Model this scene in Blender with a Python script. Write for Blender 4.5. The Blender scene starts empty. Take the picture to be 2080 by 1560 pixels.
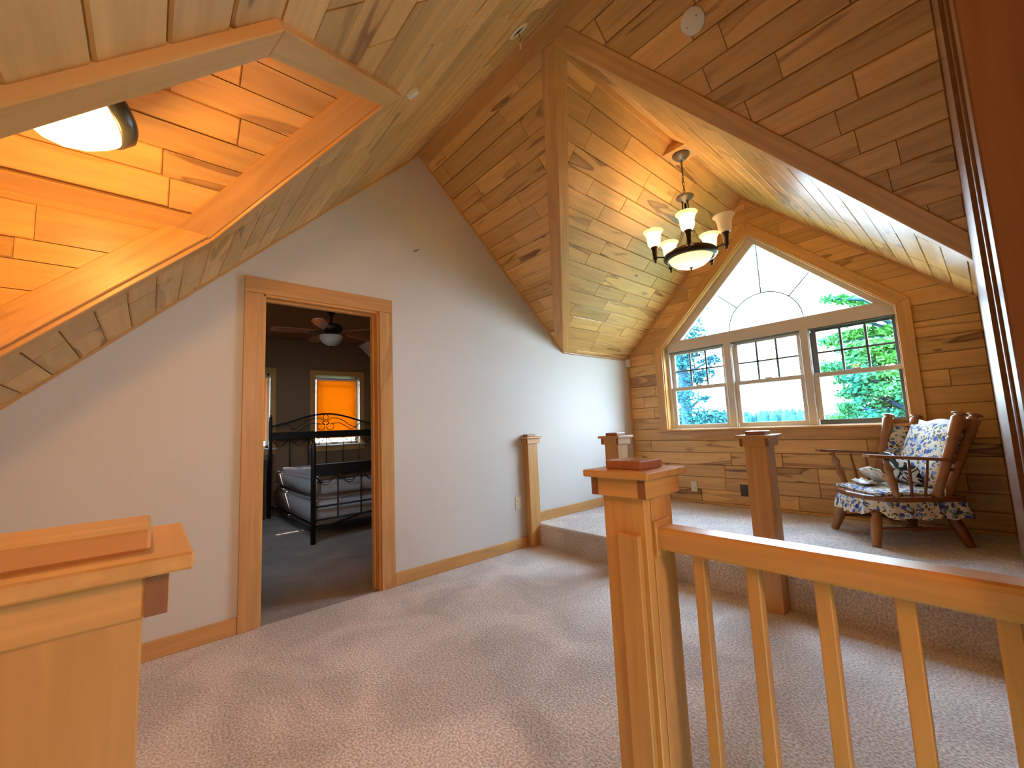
import bpy, bmesh, math, random
from mathutils import Vector as V, Matrix
random.seed(7)
PI = math.pi
S = bpy.context.scene
C = S.collection

# ------------------------------------------------------------------ camera, sky, sun, exposure
H = 1.107
cam = bpy.data.cameras.new('camera'); cam.lens = 14.618; cam.sensor_width = 36; cam.clip_start = .02; cam.clip_end = 3000
co = bpy.data.objects.new('camera', cam); C.objects.link(co)
rt = V((.7558, -.6533, -.0446)); dn = V((.0350, .1083, -.9935)); fw = V((.6539, .7493, .1047))
co.matrix_world = Matrix(((rt.x, -dn.x, -fw.x, 0), (rt.y, -dn.y, -fw.y, 0), (rt.z, -dn.z, -fw.z, H), (0, 0, 0, 1)))
S.camera = co
S.view_settings.view_transform = 'Standard'; S.view_settings.look = 'None'
S.view_settings.exposure = 0.42; S.view_settings.gamma = 1; S.view_settings.use_curve_mapping = False
S.cycles.use_denoising = True
S.cycles.max_bounces = 10; S.cycles.diffuse_bounces = 6; S.cycles.glossy_bounces = 4
S.cycles.transparent_max_bounces = 12; S.cycles.sample_clamp_indirect = 8
S.cycles.caustics_reflective = False; S.cycles.caustics_refractive = False

w = bpy.data.worlds.new('sky'); S.world = w; w.use_nodes = True
nt = w.node_tree; nt.nodes.clear()
wo = nt.nodes.new('ShaderNodeOutputWorld'); bg = nt.nodes.new('ShaderNodeBackground')
tc = nt.nodes.new('ShaderNodeTexCoord'); sp = nt.nodes.new('ShaderNodeSeparateXYZ'); cr = nt.nodes.new('ShaderNodeValToRGB')
nt.links.new(tc.outputs['Generated'], sp.inputs[0]); nt.links.new(sp.outputs['Z'], cr.inputs[0])
cr.color_ramp.elements[0].position = 0; cr.color_ramp.elements[0].color = (.70, .87, 1, 1)
cr.color_ramp.elements[1].position = .8; cr.color_ramp.elements[1].color = (.45, .70, 1, 1)
nt.links.new(cr.outputs[0], bg.inputs[0]); bg.inputs[1].default_value = 24
nt.links.new(bg.outputs[0], wo.inputs[0])

sun = bpy.data.lights.new('sun', 'SUN'); sun.energy = 9; sun.angle = .01; sun.color = (1, .93, .8)
so = bpy.data.objects.new('sun', sun); C.objects.link(so); so.location = (0, 30, 30)
so.rotation_euler = V((.44, -1.31, -1.0)).to_track_quat('-Z', 'Y').to_euler()

def portal(loc, nrm, sx, sy):
    l = bpy.data.lights.new('window_portal', 'AREA'); l.shape = 'RECTANGLE'; l.size = sx; l.size_y = sy
    l.cycles.is_portal = True
    o = bpy.data.objects.new('window_portal', l); C.objects.link(o); o.location = loc
    o.rotation_euler = V(nrm).to_track_quat('-Z', 'Z').to_euler()
portal((4.80, 1.465, 1.95), (-1, 0, 0), 2.2, 2.1)

# ------------------------------------------------------------------ materials
def nodes(name):
    m = bpy.data.materials.new(name); m.use_nodes = True
    t = m.node_tree; b = t.nodes['Principled BSDF']
    return m, t, b
def N(t, typ, **kw):
    n = t.nodes.new(typ)
    for k, v in kw.items(): setattr(n, k, v)
    return n
def plain(name, col, rough=.5, metal=0, bump=0, bscale=200, spec=.5, emit=None, es=0):
    m, t, b = nodes(name)
    b.inputs['Roughness'].default_value = rough; b.inputs['Metallic'].default_value = metal
    b.inputs['Specular IOR Level'].default_value = spec
    tcn = N(t, 'ShaderNodeTexCoord'); no = N(t, 'ShaderNodeTexNoise'); no.inputs['Scale'].default_value = bscale
    t.links.new(tcn.outputs['Object'], no.inputs['Vector'])
    mx = N(t, 'ShaderNodeMix', data_type='RGBA')
    mx.inputs[6].default_value = tuple(c * .94 for c in col) + (1,); mx.inputs[7].default_value = tuple(min(1, c * 1.05) for c in col) + (1,)
    t.links.new(no.outputs[0], mx.inputs[0]); t.links.new(mx.outputs[2], b.inputs['Base Color'])
    if bump:
        bp = N(t, 'ShaderNodeBump'); bp.inputs['Strength'].default_value = bump; bp.inputs['Distance'].default_value = .002
        t.links.new(no.outputs[0], bp.inputs['Height']); t.links.new(bp.outputs[0], b.inputs['Normal'])
    if emit:
        b.inputs['Emission Color'].default_value = emit + (1,); b.inputs['Emission Strength'].default_value = es
    return m

def wood(name, base, dark, heart, rough=.33, amount=.5, var=.25, coat=.0, knots=True):
    """grain runs along the object's local x"""
    m, t, b = nodes(name); L = t.links
    tcn = N(t, 'ShaderNodeTexCoord'); oi = N(t, 'ShaderNodeObjectInfo')
    off = N(t, 'ShaderNodeVectorMath', operation='MULTIPLY'); L.new(oi.outputs['Random'], off.inputs[0]); off.inputs[1].default_value = (37, 53, 29)
    add = N(t, 'ShaderNodeVectorMath', operation='ADD'); L.new(tcn.outputs['Object'], add.inputs[0]); L.new(off.outputs[0], add.inputs[1])
    def mapped(sc):
        mp = N(t, 'ShaderNodeVectorMath', operation='MULTIPLY'); L.new(add.outputs[0], mp.inputs[0]); mp.inputs[1].default_value = sc
        return mp.outputs[0]
    # fine grain
    g = N(t, 'ShaderNodeTexNoise'); g.inputs['Scale'].default_value = 1; g.inputs['Detail'].default_value = 5; g.inputs['Distortion'].default_value = .6
    L.new(mapped((2.2, 34, 34)), g.inputs['Vector'])
    # broad figure
    f = N(t, 'ShaderNodeTexNoise'); f.inputs['Scale'].default_value = 1; f.inputs['Detail'].default_value = 2; f.inputs['Distortion'].default_value = 1.2
    L.new(mapped((1.3, 9, 9)), f.inputs['Vector'])
    # heartwood streaks
    h = N(t, 'ShaderNodeTexNoise'); h.inputs['Scale'].default_value = 1; h.inputs['Detail'].default_value = 1.5; h.inputs['Distortion'].default_value = .9
    L.new(mapped((1.5, 10, 10)), h.inputs['Vector'])
    hr = N(t, 'ShaderNodeValToRGB'); e = hr.color_ramp.elements; e[0].position = .585; e[0].color = (0, 0, 0, 1); e[1].position = .63; e[1].color = (1, 1, 1, 1)
    e2 = e.new(.72); e2.color = (.45, .45, .45, 1)
    L.new(h.outputs[0], hr.inputs[0])
    # only some boards carry heartwood
    fr = N(t, 'ShaderNodeMath', operation='MULTIPLY'); L.new(oi.outputs['Random'], fr.inputs[0]); fr.inputs[1].default_value = 7.31
    fr2 = N(t, 'ShaderNodeMath', operation='FRACT'); L.new(fr.outputs[0], fr2.inputs[0])
    gt = N(t, 'ShaderNodeMath', operation='POWER'); L.new(fr2.outputs[0], gt.inputs[0]); gt.inputs[1].default_value = 1.6
    hm = N(t, 'ShaderNodeMath', operation='MULTIPLY'); L.new(hr.outputs[0], hm.inputs[0]); L.new(gt.outputs[0], hm.inputs[1])
    hm2 = N(t, 'ShaderNodeMath', operation='MULTIPLY'); L.new(hm.outputs[0], hm2.inputs[0]); hm2.inputs[1].default_value = amount
    m1 = N(t, 'ShaderNodeMix', data_type='RGBA'); m1.inputs[6].default_value = base + (1,); m1.inputs[7].default_value = dark + (1,)
    fm = N(t, 'ShaderNodeMapRange'); L.new(f.outputs[0], fm.inputs[0]); fm.inputs[1].default_value = .35; fm.inputs[2].default_value = .75; fm.inputs[4].default_value = .55
    L.new(fm.outputs[0], m1.inputs[0])
    m2 = N(t, 'ShaderNodeMix', data_type='RGBA'); L.new(m1.outputs[2], m2.inputs[6]); m2.inputs[7].default_value = heart + (1,); L.new(hm2.outputs[0], m2.inputs[0])
    m3 = N(t, 'ShaderNodeMix', data_type='RGBA', blend_type='MULTIPLY'); m3.inputs[0].default_value = 1
    gm = N(t, 'ShaderNodeMapRange'); L.new(g.outputs[0], gm.inputs[0]); gm.inputs[1].default_value = .3; gm.inputs[2].default_value = .7; gm.inputs[3].default_value = .84; gm.inputs[4].default_value = 1.06
    L.new(m2.outputs[2], m3.inputs[6]); L.new(gm.outputs[0], m3.inputs[7])
    last = m3.outputs[2]
    if knots:
        vo = N(t, 'ShaderNodeTexVoronoi'); vo.inputs['Scale'].default_value = 1; L.new(mapped((1.6, 3.6, 3.6)), vo.inputs['Vector'])
        kr = N(t, 'ShaderNodeMapRange'); L.new(vo.outputs['Distance'], kr.inputs[0]); kr.inputs[1].default_value = .025; kr.inputs[2].default_value = .06; kr.inputs[3].default_value = .75; kr.inputs[4].default_value = 0
        m4 = N(t, 'ShaderNodeMix', data_type='RGBA'); L.new(last, m4.inputs[6]); m4.inputs[7].default_value = tuple(c * .45 for c in heart) + (1,); L.new(kr.outputs[0], m4.inputs[0])
        last = m4.outputs[2]
    # per board tone
    fr3 = N(t, 'ShaderNodeMath', operation='MULTIPLY'); L.new(oi.outputs['Random'], fr3.inputs[0]); fr3.inputs[1].default_value = 13.7
    fr4 = N(t, 'ShaderNodeMath', operation='FRACT'); L.new(fr3.outputs[0], fr4.inputs[0])
    vm = N(t, 'ShaderNodeMapRange'); L.new(fr4.outputs[0], vm.inputs[0]); vm.inputs[3].default_value = 1 - var; vm.inputs[4].default_value = 1 + var * .35
    m5 = N(t, 'ShaderNodeMix', data_type='RGBA', blend_type='MULTIPLY'); m5.inputs[0].default_value = 1
    L.new(last, m5.inputs[6]); L.new(vm.outputs[0], m5.inputs[7])
    L.new(m5.outputs[2], b.inputs['Base Color'])
    b.inputs['Roughness'].default_value = rough
    b.inputs['Coat Weight'].default_value = coat; b.inputs['Coat Roughness'].default_value = .15
    return m

PLANK = wood('maple plank', (.80, .47, .165), (.64, .33, .10), (.20, .07, .022), rough=.34, amount=.95, var=.28)
TRIM = wood('maple trim', (.70, .38, .125), (.62, .31, .09), (.40, .17, .06), rough=.38, amount=.3, var=.1, knots=False)
TRIMK = wood('knotty casing', (.68, .38, .15), (.56, .29, .11), (.36, .15, .05), rough=.3, amount=.6, var=.1)
ENDG = wood('end grain', (.30, .12, .05), (.25, .09, .04), (.2, .07, .03), rough=.35, amount=.2, var=.1, knots=False)
CAPW = wood('cherry cap', (.42, .17, .085), (.36, .14, .07), (.25, .09, .04), rough=.25, amount=.3, var=.1, knots=False)
UNLITW = wood('unlit red wood', (.19, .075, .028), (.15, .058, .022), (.09, .035, .015), rough=.22, amount=.3, var=.05, knots=False)  # reddish wood, its unlit look put into the darker colour
BACK = plain('dark backing wood', (.16, .08, .035), .7)  # dark wood behind the planks, showing in the grooves
WALL = plain('cream wall paint', (.65, .63, .585), .75, bump=.15, bscale=300)
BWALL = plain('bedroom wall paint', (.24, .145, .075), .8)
WHITE = plain('white plastic', (.78, .77, .72), .4)
IVORY = plain('ivory plastic', (.75, .68, .52), .4)
VINYL = plain('window vinyl', (.62, .56, .50), .4)
DARKF = plain('dark window track', (.10, .12, .13), .4)
BRONZE = plain('dark bronze', (.045, .03, .025), .35, metal=.8)
PEWTER = plain('weathered bronze', (.16, .14, .12), .45, metal=.7)
IRON = plain('black iron', (.015, .015, .016), .45, metal=.4)
BRASS = plain('brass', (.6, .42, .15), .35, metal=.9)
BLACK = plain('black enamel', (.012, .012, .012), .3)
RAILW = wood('polished rail maple', (.68, .35, .12), (.60, .29, .09), (.40, .17, .06), rough=.27, amount=.2, var=.05, knots=False)
CHW = wood('walnut stained chair', (.26, .095, .04), (.19, .065, .03), (.1, .03, .015), rough=.25, amount=.3, var=.05, knots=False)
CHL = wood('lit chair wood', (.40, .18, .07), (.30, .12, .05), (.1, .03, .015), rough=.25, amount=.3, var=.05, knots=False)  # lighter copy of the chair wood, light put into its colour

def carpet(name, c1, c2):
    m, t, b = nodes(name); L = t.links
    tcn = N(t, 'ShaderNodeTexCoord')
    a = N(t, 'ShaderNodeTexNoise'); a.inputs['Scale'].default_value = 95; a.inputs['Detail'].default_value = 3; L.new(tcn.outputs['Object'], a.inputs['Vector'])
    p = N(t, 'ShaderNodeTexNoise'); p.inputs['Scale'].default_value = 2.2; p.inputs['Detail'].default_value = 3; p.inputs['Distortion'].default_value = .8; L.new(tcn.outputs['Object'], p.inputs['Vector'])
    ar = N(t, 'ShaderNodeMapRange'); L.new(a.outputs[0], ar.inputs[0]); ar.inputs[1].default_value = .38; ar.inputs[2].default_value = .62
    pr = N(t, 'ShaderNodeMapRange'); L.new(p.outputs[0], pr.inputs[0]); pr.inputs[1].default_value = .4; pr.inputs[2].default_value = .62; pr.inputs[3].default_value = .80; pr.inputs[4].default_value = 1.05
    mx = N(t, 'ShaderNodeMix', data_type='RGBA'); mx.inputs[6].default_value = c2 + (1,); mx.inputs[7].default_value = c1 + (1,); L.new(ar.outputs[0], mx.inputs[0])
    m2 = N(t, 'ShaderNodeMix', data_type='RGBA', blend_type='MULTIPLY'); m2.inputs[0].default_value = 1; L.new(mx.outputs[2], m2.inputs[6]); L.new(pr.outputs[0], m2.inputs[7])
    L.new(m2.outputs[2], b.inputs['Base Color']); b.inputs['Roughness'].default_value = .95; b.inputs['Specular IOR Level'].default_value = .1
    b.inputs['Sheen Weight'].default_value = .2
    bp = N(t, 'ShaderNodeBump'); bp.inputs['Strength'].default_value = .9; bp.inputs['Distance'].default_value = .008; L.new(a.outputs[0], bp.inputs['Height']); L.new(bp.outputs[0], b.inputs['Normal'])
    return m
CARPET = carpet('beige carpet', (.86, .78, .71), (.54, .47, .42))
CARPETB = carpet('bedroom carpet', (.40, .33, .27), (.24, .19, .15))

def floral(name, ground, sc=22):
    m, t, b = nodes(name); L = t.links
    tcn = N(t, 'ShaderNodeTexCoord')
    nd = N(t, 'ShaderNodeTexNoise'); nd.inputs['Scale'].default_value = 14; L.new(tcn.outputs['Object'], nd.inputs['Vector'])
    md = N(t, 'ShaderNodeVectorMath', operation='MULTIPLY_ADD'); L.new(nd.outputs['Color'], md.inputs[0]); md.inputs[1].default_value = (.05,) * 3; L.new(tcn.outputs['Object'], md.inputs[2])
    last = None
    cols = [((.05, .08, .42), sc, .33, .0), ((.10, .16, .06), sc * 1.35, .30, 3.1), ((.02, .02, .05), sc * 1.9, .22, 5.2), ((.20, .36, .75), sc * 1.2, .24, 9.3)]
    prev = ground + (1,)
    for (c, s, th, o) in cols:
        ad = N(t, 'ShaderNodeVectorMath', operation='ADD'); L.new(md.outputs[0], ad.inputs[0]); ad.inputs[1].default_value = (o, o * .7, o * .3)
        vo = N(t, 'ShaderNodeTexVoronoi'); vo.inputs['Scale'].default_value = s; L.new(ad.outputs[0], vo.inputs['Vector'])
        mr = N(t, 'ShaderNodeMapRange'); L.new(vo.outputs['Distance'], mr.inputs[0]); mr.inputs[1].default_value = th; mr.inputs[2].default_value = th + .06; mr.inputs[3].default_value = 1; mr.inputs[4].default_value = 0
        mx = N(t, 'ShaderNodeMix', data_type='RGBA'); mx.inputs[7].default_value = c + (1,); L.new(mr.outputs[0], mx.inputs[0])
        if last: L.new(last, mx.inputs[6])
        else: mx.inputs[6].default_value = prev
        last = mx.outputs[2]
    L.new(last, b.inputs['Base Color']); b.inputs['Roughness'].default_value = .8
    return m
FLORAL = floral('blue floral cotton', (.72, .66, .52))
BLANKET = None
def banded(name, cols, scale, dist):
    m, t, b = nodes(name); L = t.links
    tcn = N(t, 'ShaderNodeTexCoord'); no = N(t, 'ShaderNodeTexNoise'); no.inputs['Scale'].default_value = scale; no.inputs['Distortion'].default_value = dist; no.inputs['Detail'].default_value = 1
    L.new(tcn.outputs['Object'], no.inputs['Vector']); cr = N(t, 'ShaderNodeValToRGB'); cr.color_ramp.interpolation = 'CONSTANT'
    e = cr.color_ramp.elements
    for i, (p, c) in enumerate(cols):
        el = e[i] if i < 2 else e.new(p)
        el.position = p; el.color = c + (1,)
    L.new(no.outputs[0], cr.inputs[0]); L.new(cr.outputs[0], b.inputs['Base Color']); b.inputs['Roughness'].default_value = .8
    return m
BLANKET = banded('black and white printed cloth', [(0, (.01, .01, .015)), (.44, (.02, .09, .05)), (.47, (.8, .8, .78)), (.53, (.01, .01, .02)), (.60, (.8, .78, .72))], 7, 1.2)
TOWEL = banded('white printed cloth', [(0, (.75, .6, .3)), (.36, (.75, .25, .10)), (.39, (.82, .82, .80)), (.60, (.25, .45, .25)), (.63, (.82, .82, .80))], 13, 1.0)
QUILT = plain('quilted mattress ticking', (.36, .33, .31), .8, bump=.6, bscale=40)

def glassy(name, tint=(1, 1, 1), refl=.05):
    m = bpy.data.materials.new(name); m.use_nodes = True; t = m.node_tree; t.nodes.clear()
    o = N(t, 'ShaderNodeOutputMaterial'); tr = N(t, 'ShaderNodeBsdfTransparent'); gl = N(t, 'ShaderNodeBsdfGlossy'); mx = N(t, 'ShaderNodeMixShader')
    tr.inputs[0].default_value = tint + (1,); gl.inputs['Roughness'].default_value = .02; mx.inputs[0].default_value = refl
    t.links.new(tr.outputs[0], mx.inputs[1]); t.links.new(gl.outputs[0], mx.inputs[2]); t.links.new(mx.outputs[0], o.inputs[0])
    return m
GLASS = glassy('window glass')
def translucent(name, col, mix=.6):
    m = bpy.data.materials.new(name); m.use_nodes = True; t = m.node_tree; t.nodes.clear()
    o = N(t, 'ShaderNodeOutputMaterial'); tr = N(t, 'ShaderNodeBsdfTranslucent'); df = N(t, 'ShaderNodeBsdfPrincipled'); mx = N(t, 'ShaderNodeMixShader')
    no = N(t, 'ShaderNodeTexNoise'); no.inputs['Scale'].default_value = 9
    mc = N(t, 'ShaderNodeMix', data_type='RGBA'); mc.inputs[6].default_value = tuple(c * .88 for c in col) + (1,); mc.inputs[7].default_value = col + (1,)
    t.links.new(no.outputs[0], mc.inputs[0]); t.links.new(mc.outputs[2], tr.inputs[0]); t.links.new(mc.outputs[2], df.inputs[0])
    df.inputs['Roughness'].default_value = .3; mx.inputs[0].default_value = mix
    t.links.new(df.outputs[0], mx.inputs[1]); t.links.new(tr.outputs[0], mx.inputs[2]); t.links.new(mx.outputs[0], o.inputs[0])
    return m
SHADEG = translucent('frosted alabaster glass', (.93, .82, .62), .62)
SHADEU = translucent('frosted glass unlit', (.86, .80, .70), .4)
AMBER = translucent('amber roller shade', (.42, .165, .012), .75)
BULB = plain('glowing bulb', (1, .8, .5), .5, emit=(1, .74, .40), es=60)

# ------------------------------------------------------------------ helpers
WM = {}
def link(o, parent=None, mw=None):
    C.objects.link(o); mw = mw or Matrix.Identity(4); WM[o.name] = mw
    if parent is not None:
        o.parent = parent; o.matrix_basis = WM[parent.name].inverted() @ mw
    else: o.matrix_basis = mw
    return o
def meshobj(name, verts, faces, mat, parent=None, mw=None, smooth=False, mats=None):
    me = bpy.data.meshes.new(name); me.from_pydata([tuple(v) for v in verts], [], faces); me.update()
    if smooth:
        for p in me.polygons: p.use_smooth = True
    me.materials.append(mat)
    return link(bpy.data.objects.new(name, me), parent, mw)
def bmobj(name, bm, mat, parent=None, mw=None, smooth=False):
    bmesh.ops.recalc_face_normals(bm, faces=bm.faces)
    me = bpy.data.meshes.new(name); bm.to_mesh(me); bm.free()
    if smooth:
        for p in me.polygons: p.use_smooth = True
    me.materials.append(mat)
    return link(bpy.data.objects.new(name, me), parent, mw)
def empty(name, loc, rz=0):
    o = bpy.data.objects.new(name, None); o.empty_display_size = .1
    return link(o, None, Matrix.Translation(V(loc)) @ Matrix.Rotation(rz, 4, 'Z'))
def tag(o, label, cat, group=None, kind=None):
    o['label'] = label; o['category'] = cat
    if group: o['group'] = group
    if kind: o['kind'] = kind
    return o
def struct(o, label=None):
    o['kind'] = 'structure'
    if label: o['label'] = label
    return o
def area2(p): return sum(p[i][0] * p[(i + 1) % len(p)][1] - p[(i + 1) % len(p)][0] * p[i][1] for i in range(len(p))) / 2
def clip(poly, a, b, c):
    """keep a*x+b*y<=c"""
    out = []
    n = len(poly)
    for i in range(n):
        p, q = poly[i], poly[(i + 1) % n]
        dp, dq = a * p[0] + b * p[1] - c, a * q[0] + b * q[1] - c
        if dp <= 0: out.append(p)
        if (dp < 0 < dq) or (dq < 0 < dp):
            s = dp / (dp - dq); out.append((p[0] + s * (q[0] - p[0]), p[1] + s * (q[1] - p[1])))
    r = []
    for p in out:
        if not r or math.dist(p, r[-1]) > 1e-4: r.append(p)
    if len(r) > 1 and math.dist(r[0], r[-1]) < 1e-4: r.pop()
    return r
def inset(poly, d):
    n = len(poly); L = []
    for i in range(n):
        p, q = poly[i], poly[(i + 1) % n]; l = math.dist(p, q)
        nx, ny = -(q[1] - p[1]) / l, (q[0] - p[0]) / l
        L.append((nx, ny, nx * p[0] + ny * p[1] + d))
    out = []
    for i in range(n):
        a, b, c = L[i - 1]; e, f, g = L[i]
        det = a * f - b * e
        if abs(det) < 1e-6: return None
        out.append(((c * f - b * g) / det, (a * g - c * e) / det))
    if area2(out) <= 0: return None
    for i in range(n):
        p, q = poly[i], poly[(i + 1) % n]; r, s = out[i], out[(i + 1) % n]
        if (q[0] - p[0]) * (s[0] - r[0]) + (q[1] - p[1]) * (s[1] - r[1]) < 0: return None
    return out
def slab(name, poly, t, mat, parent, mw, ch=.004, closed=False):
    """convex CCW polygon in local xy, face towards +z, chamfered front edge"""
    if area2(poly) < 0: poly = poly[::-1]
    if len(poly) < 3 or area2(poly) < 2e-4: return None
    ins = inset(poly, ch) if ch else None
    n = len(poly); vs = [(x, y, 0) for x, y in poly]
    if ins:
        vs += [(x, y, t - ch) for x, y in poly] + [(x, y, t) for x, y in ins]; k = 2
    else:
        vs += [(x, y, t) for x, y in poly]; k = 1
    fs = []
    for r in range(k):
        for i in range(n):
            j = (i + 1) % n; fs.append((r * n + i, r * n + j, (r + 1) * n + j, (r + 1) * n + i))
    fs.append(tuple(range(k * n, k * n + n))); fs.append(tuple(reversed(range(n))))
    return meshobj(name, vs, fs, mat, parent, mw)
def frame(O, U, Nn):
    U = V(U).normalized(); Nn = V(Nn).normalized(); W_ = Nn.cross(U)
    return Matrix(((U.x, W_.x, Nn.x, O[0]), (U.y, W_.y, Nn.y, O[1]), (U.z, W_.z, Nn.z, O[2]), (0, 0, 0, 1)))
def prism(name, pts, nrm, t, along, mat, parent=None, ch=.003):
    """polygon in world space on a surface, raised t along nrm, grain along `along`"""
    pts = [V(p) for p in pts]; c = sum(pts, V()) / len(pts)
    F = frame(c, along, nrm); Fi = F.inverted()
    return slab(name, [tuple((Fi @ p)[:2]) for p in pts], t, mat, parent, F, ch)
def box(name, lo, hi, mat, parent=None, grain='x', bev=.002):
    lo, hi = V(lo), V(hi); c = (lo + hi) / 2; d = (hi - lo) / 2
    if grain == 'x': R = Matrix.Identity(3); s = (d.x, d.y, d.z)
    elif grain == 'y': R = Matrix(((0, -1, 0), (1, 0, 0), (0, 0, 1))); s = (d.y, d.x, d.z)
    else: R = Matrix(((0, 0, -1), (0, 1, 0), (1, 0, 0))); s = (d.z, d.y, d.x)
    base = WM[parent.name] if (parent is not None and parent.type == 'EMPTY') else Matrix.Identity(4)
    bm = bmesh.new(); bmesh.ops.create_cube(bm, size=2)
    bmesh.ops.scale(bm, vec=s, verts=bm.verts)
    if bev: bmesh.ops.bevel(bm, geom=bm.edges[:], offset=min(bev, min(s) * .6), segments=1, affect='EDGES')
    return bmobj(name, bm, mat, parent, base @ Matrix.Translation(c) @ R.to_4x4())
def addbox(bm, lo, hi, mw=None):
    r = bmesh.ops.create_cube(bm, size=1)['verts']
    for v in r:
        v.co = V(((lo[0] + hi[0]) / 2 + v.co.x * (hi[0] - lo[0]), (lo[1] + hi[1]) / 2 + v.co.y * (hi[1] - lo[1]), (lo[2] + hi[2]) / 2 + v.co.z * (hi[2] - lo[2])))
        if mw: v.co = mw @ v.co
def addlathe(bm, prof, mw=None, seg=20, cap=True):
    """profile (r,z) around local z"""
    rings = []
    for r, z in prof:
        rings.append([bm.verts.new((mw or Matrix()) @ V((r * math.cos(2 * PI * k / seg), r * math.sin(2 * PI * k / seg), z))) for k in range(seg)])
    for a, b in zip(rings, rings[1:]):
        for k in range(seg):
            try: bm.faces.new((a[k], a[(k + 1) % seg], b[(k + 1) % seg], b[k]))
            except ValueError: pass
    if cap:
        for r, (rad, _) in ((rings[0], prof[0]), (rings[-1], prof[-1])):
            if rad > 1e-4:
                try: bm.faces.new(r)
                except ValueError: pass
def along(p0, p1):
    d = V(p1) - V(p0); q = d.to_track_quat('Z', 'Y'); return Matrix.Translation(V(p0)) @ q.to_matrix().to_4x4(), d.length
def addtube(bm, pts, r, seg=8):
    pts = [V(p) for p in pts]; rings = []
    up = V((0, 0, 1))
    for i, p in enumerate(pts):
        d = (pts[min(i + 1, len(pts) - 1)] - pts[max(i - 1, 0)]).normalized()
        a = d.cross(up)
        if a.length < .1: a = d.cross(V((1, 0, 0)))
        a.normalize(); b = d.cross(a)
        rr = r[i] if isinstance(r, (list, tuple)) else r
        rings.append([bm.verts.new(p + rr * (math.cos(2 * PI * k / seg) * a + math.sin(2 * PI * k / seg) * b)) for k in range(seg)])
    for a, b in zip(rings, rings[1:]):
        for k in range(seg): bm.faces.new((a[k], a[(k + 1) % seg], b[(k + 1) % seg], b[k]))
    bm.faces.new(rings[0]); bm.faces.new(rings[-1])
def PW(parent): return WM[parent.name] if parent is not None else Matrix.Identity(4)
def lathe(name, prof, mat, parent=None, mw=None, seg=24, cap=True, smooth=True):
    bm = bmesh.new(); addlathe(bm, prof, None, seg, cap)
    return bmobj(name, bm, mat, parent, PW(parent) @ (mw or Matrix.Identity(4)), smooth)
def turned(name, p0, p1, prof, mat, parent, seg=14):
    """prof: (radius, fraction)"""
    mw, L = along(p0, p1); bm = bmesh.new(); R = Matrix.Rotation(PI / 2, 4, 'Y')
    addlathe(bm, [(r, f * L) for r, f in prof], R, seg)
    return bmobj(name, bm, mat, parent, PW(parent) @ mw @ R.inverted(), True)
def tube(name, pts, r, mat, parent=None, seg=8):
    bm = bmesh.new(); addtube(bm, pts, r, seg); return bmobj(name, bm, mat, parent, PW(parent), True)

def plainwindow(name, c, half, z0, z1, axis, label):
    wn = struct(empty(name, (0, 0, 0)), label)
    def bb(nm, a0, a1, b0, b1, m, d0=-.06, d1=-.02):
        if axis == 'y': box(nm, (a0, c[1] + d0, b0), (a1, c[1] + d1, b1), m, wn, 'x')
        else: box(nm, (c[0] + d0, a0, b0), (c[0] + d1, a1, b1), m, wn, 'y')
    m_ = c[0] if axis == 'y' else c[1]
    for s in (-1, 1): bb('stile', m_ + s * half - .03, m_ + s * half + .03, z0, z1, VINYL)
    bb('stile', m_ - .025, m_ + .025, z0, z1, VINYL); bb('rail', m_ - half, m_ + half, z0 - .03, z0 + .03, VINYL); bb('rail', m_ - half, m_ + half, z1 - .03, z1 + .03, VINYL)
    bb('pane', m_ - half, m_ + half, z0, z1, GLASS, -.045, -.042)
# ------------------------------------------------------------------ dimensions
D = 2.984; XF = 4.584; ZP = .195; XS = 2.81; YR = -.016
RX, RZ, SL, SR = 1.657, 3.487, .991, .925
DY, DZ, DS = 1.473, 3.405, .99                 # window dormer ridge
VX = RX + (RZ - DZ) / SR                       # dormer ridge meets main slope
ZE = DZ - DS * (D - DY); VX2 = RX + (RZ - ZE) / SR
B_ = V((.672, 1.550, 2.511)); A_ = V((.145, .984, 1.988)); CC = V((.145, 2.116, 1.988))
def zl(x): return RZ + SL * (x - RX)
def zr(x): return RZ - SR * (x - RX)
def PL(x, y): return V((x, y, zl(x)))
def PR(x, y): return V((x, y, zr(x)))
def PD(x, y): return V((x, y, DZ - DS * abs(y - DY)))
NL = V((SL, 0, -1)).normalized(); NR = V((-SR, 0, -1)).normalized()
NDl = V((0, -DS, -1)).normalized(); NDr = V((0, DS, -1)).normalized()

def planks(parent, O, U, Nn, rows, regions, t=.014, lmin=.38, lmax=1.05, ch=.0045, gap=.0016, seed=1, mat=None, joints=None):
    """rows: list of (v0,v1) across; regions(v0,v1) -> list of half-plane lists; local u along U, v along N x U"""
    rnd = random.Random(seed); F = frame(O, U, Nn); n = 0
    for ri, (v0, v1) in enumerate(rows):
        for umin, umax, hp in regions(v0, v1):
            big = [(umin, v0 + gap), (umax, v0 + gap), (umax, v1 - gap), (umin, v1 - gap)]
            for h in hp: big = clip(big, *h) if len(big) > 2 else big
            if len(big) < 3: continue
            a, b = min(p[0] for p in big), max(p[0] for p in big)
            u = a - rnd.uniform(0, lmax * .8); cuts = [a]
            while u < b:
                u += rnd.uniform(lmin, lmax)
                if a + .09 < u < b - .09: cuts.append(u)
            cuts.append(b)
            for c0, c1 in zip(cuts, cuts[1:]):
                p = clip(clip(big, -1, 0, -(c0 + gap * .6)), 1, 0, c1 - gap * .6)
                if len(p) < 3 or area2(p) < 4e-4: continue
                cx, cy = (c0 + c1) / 2, (v0 + v1) / 2
                if slab('plank', [(x - cx, y - cy) for x, y in p], t + rnd.uniform(-.0008, .0008), mat or PLANK, parent, F @ Matrix.Translation((cx, cy, 0)), ch): n += 1
    return n

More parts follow.
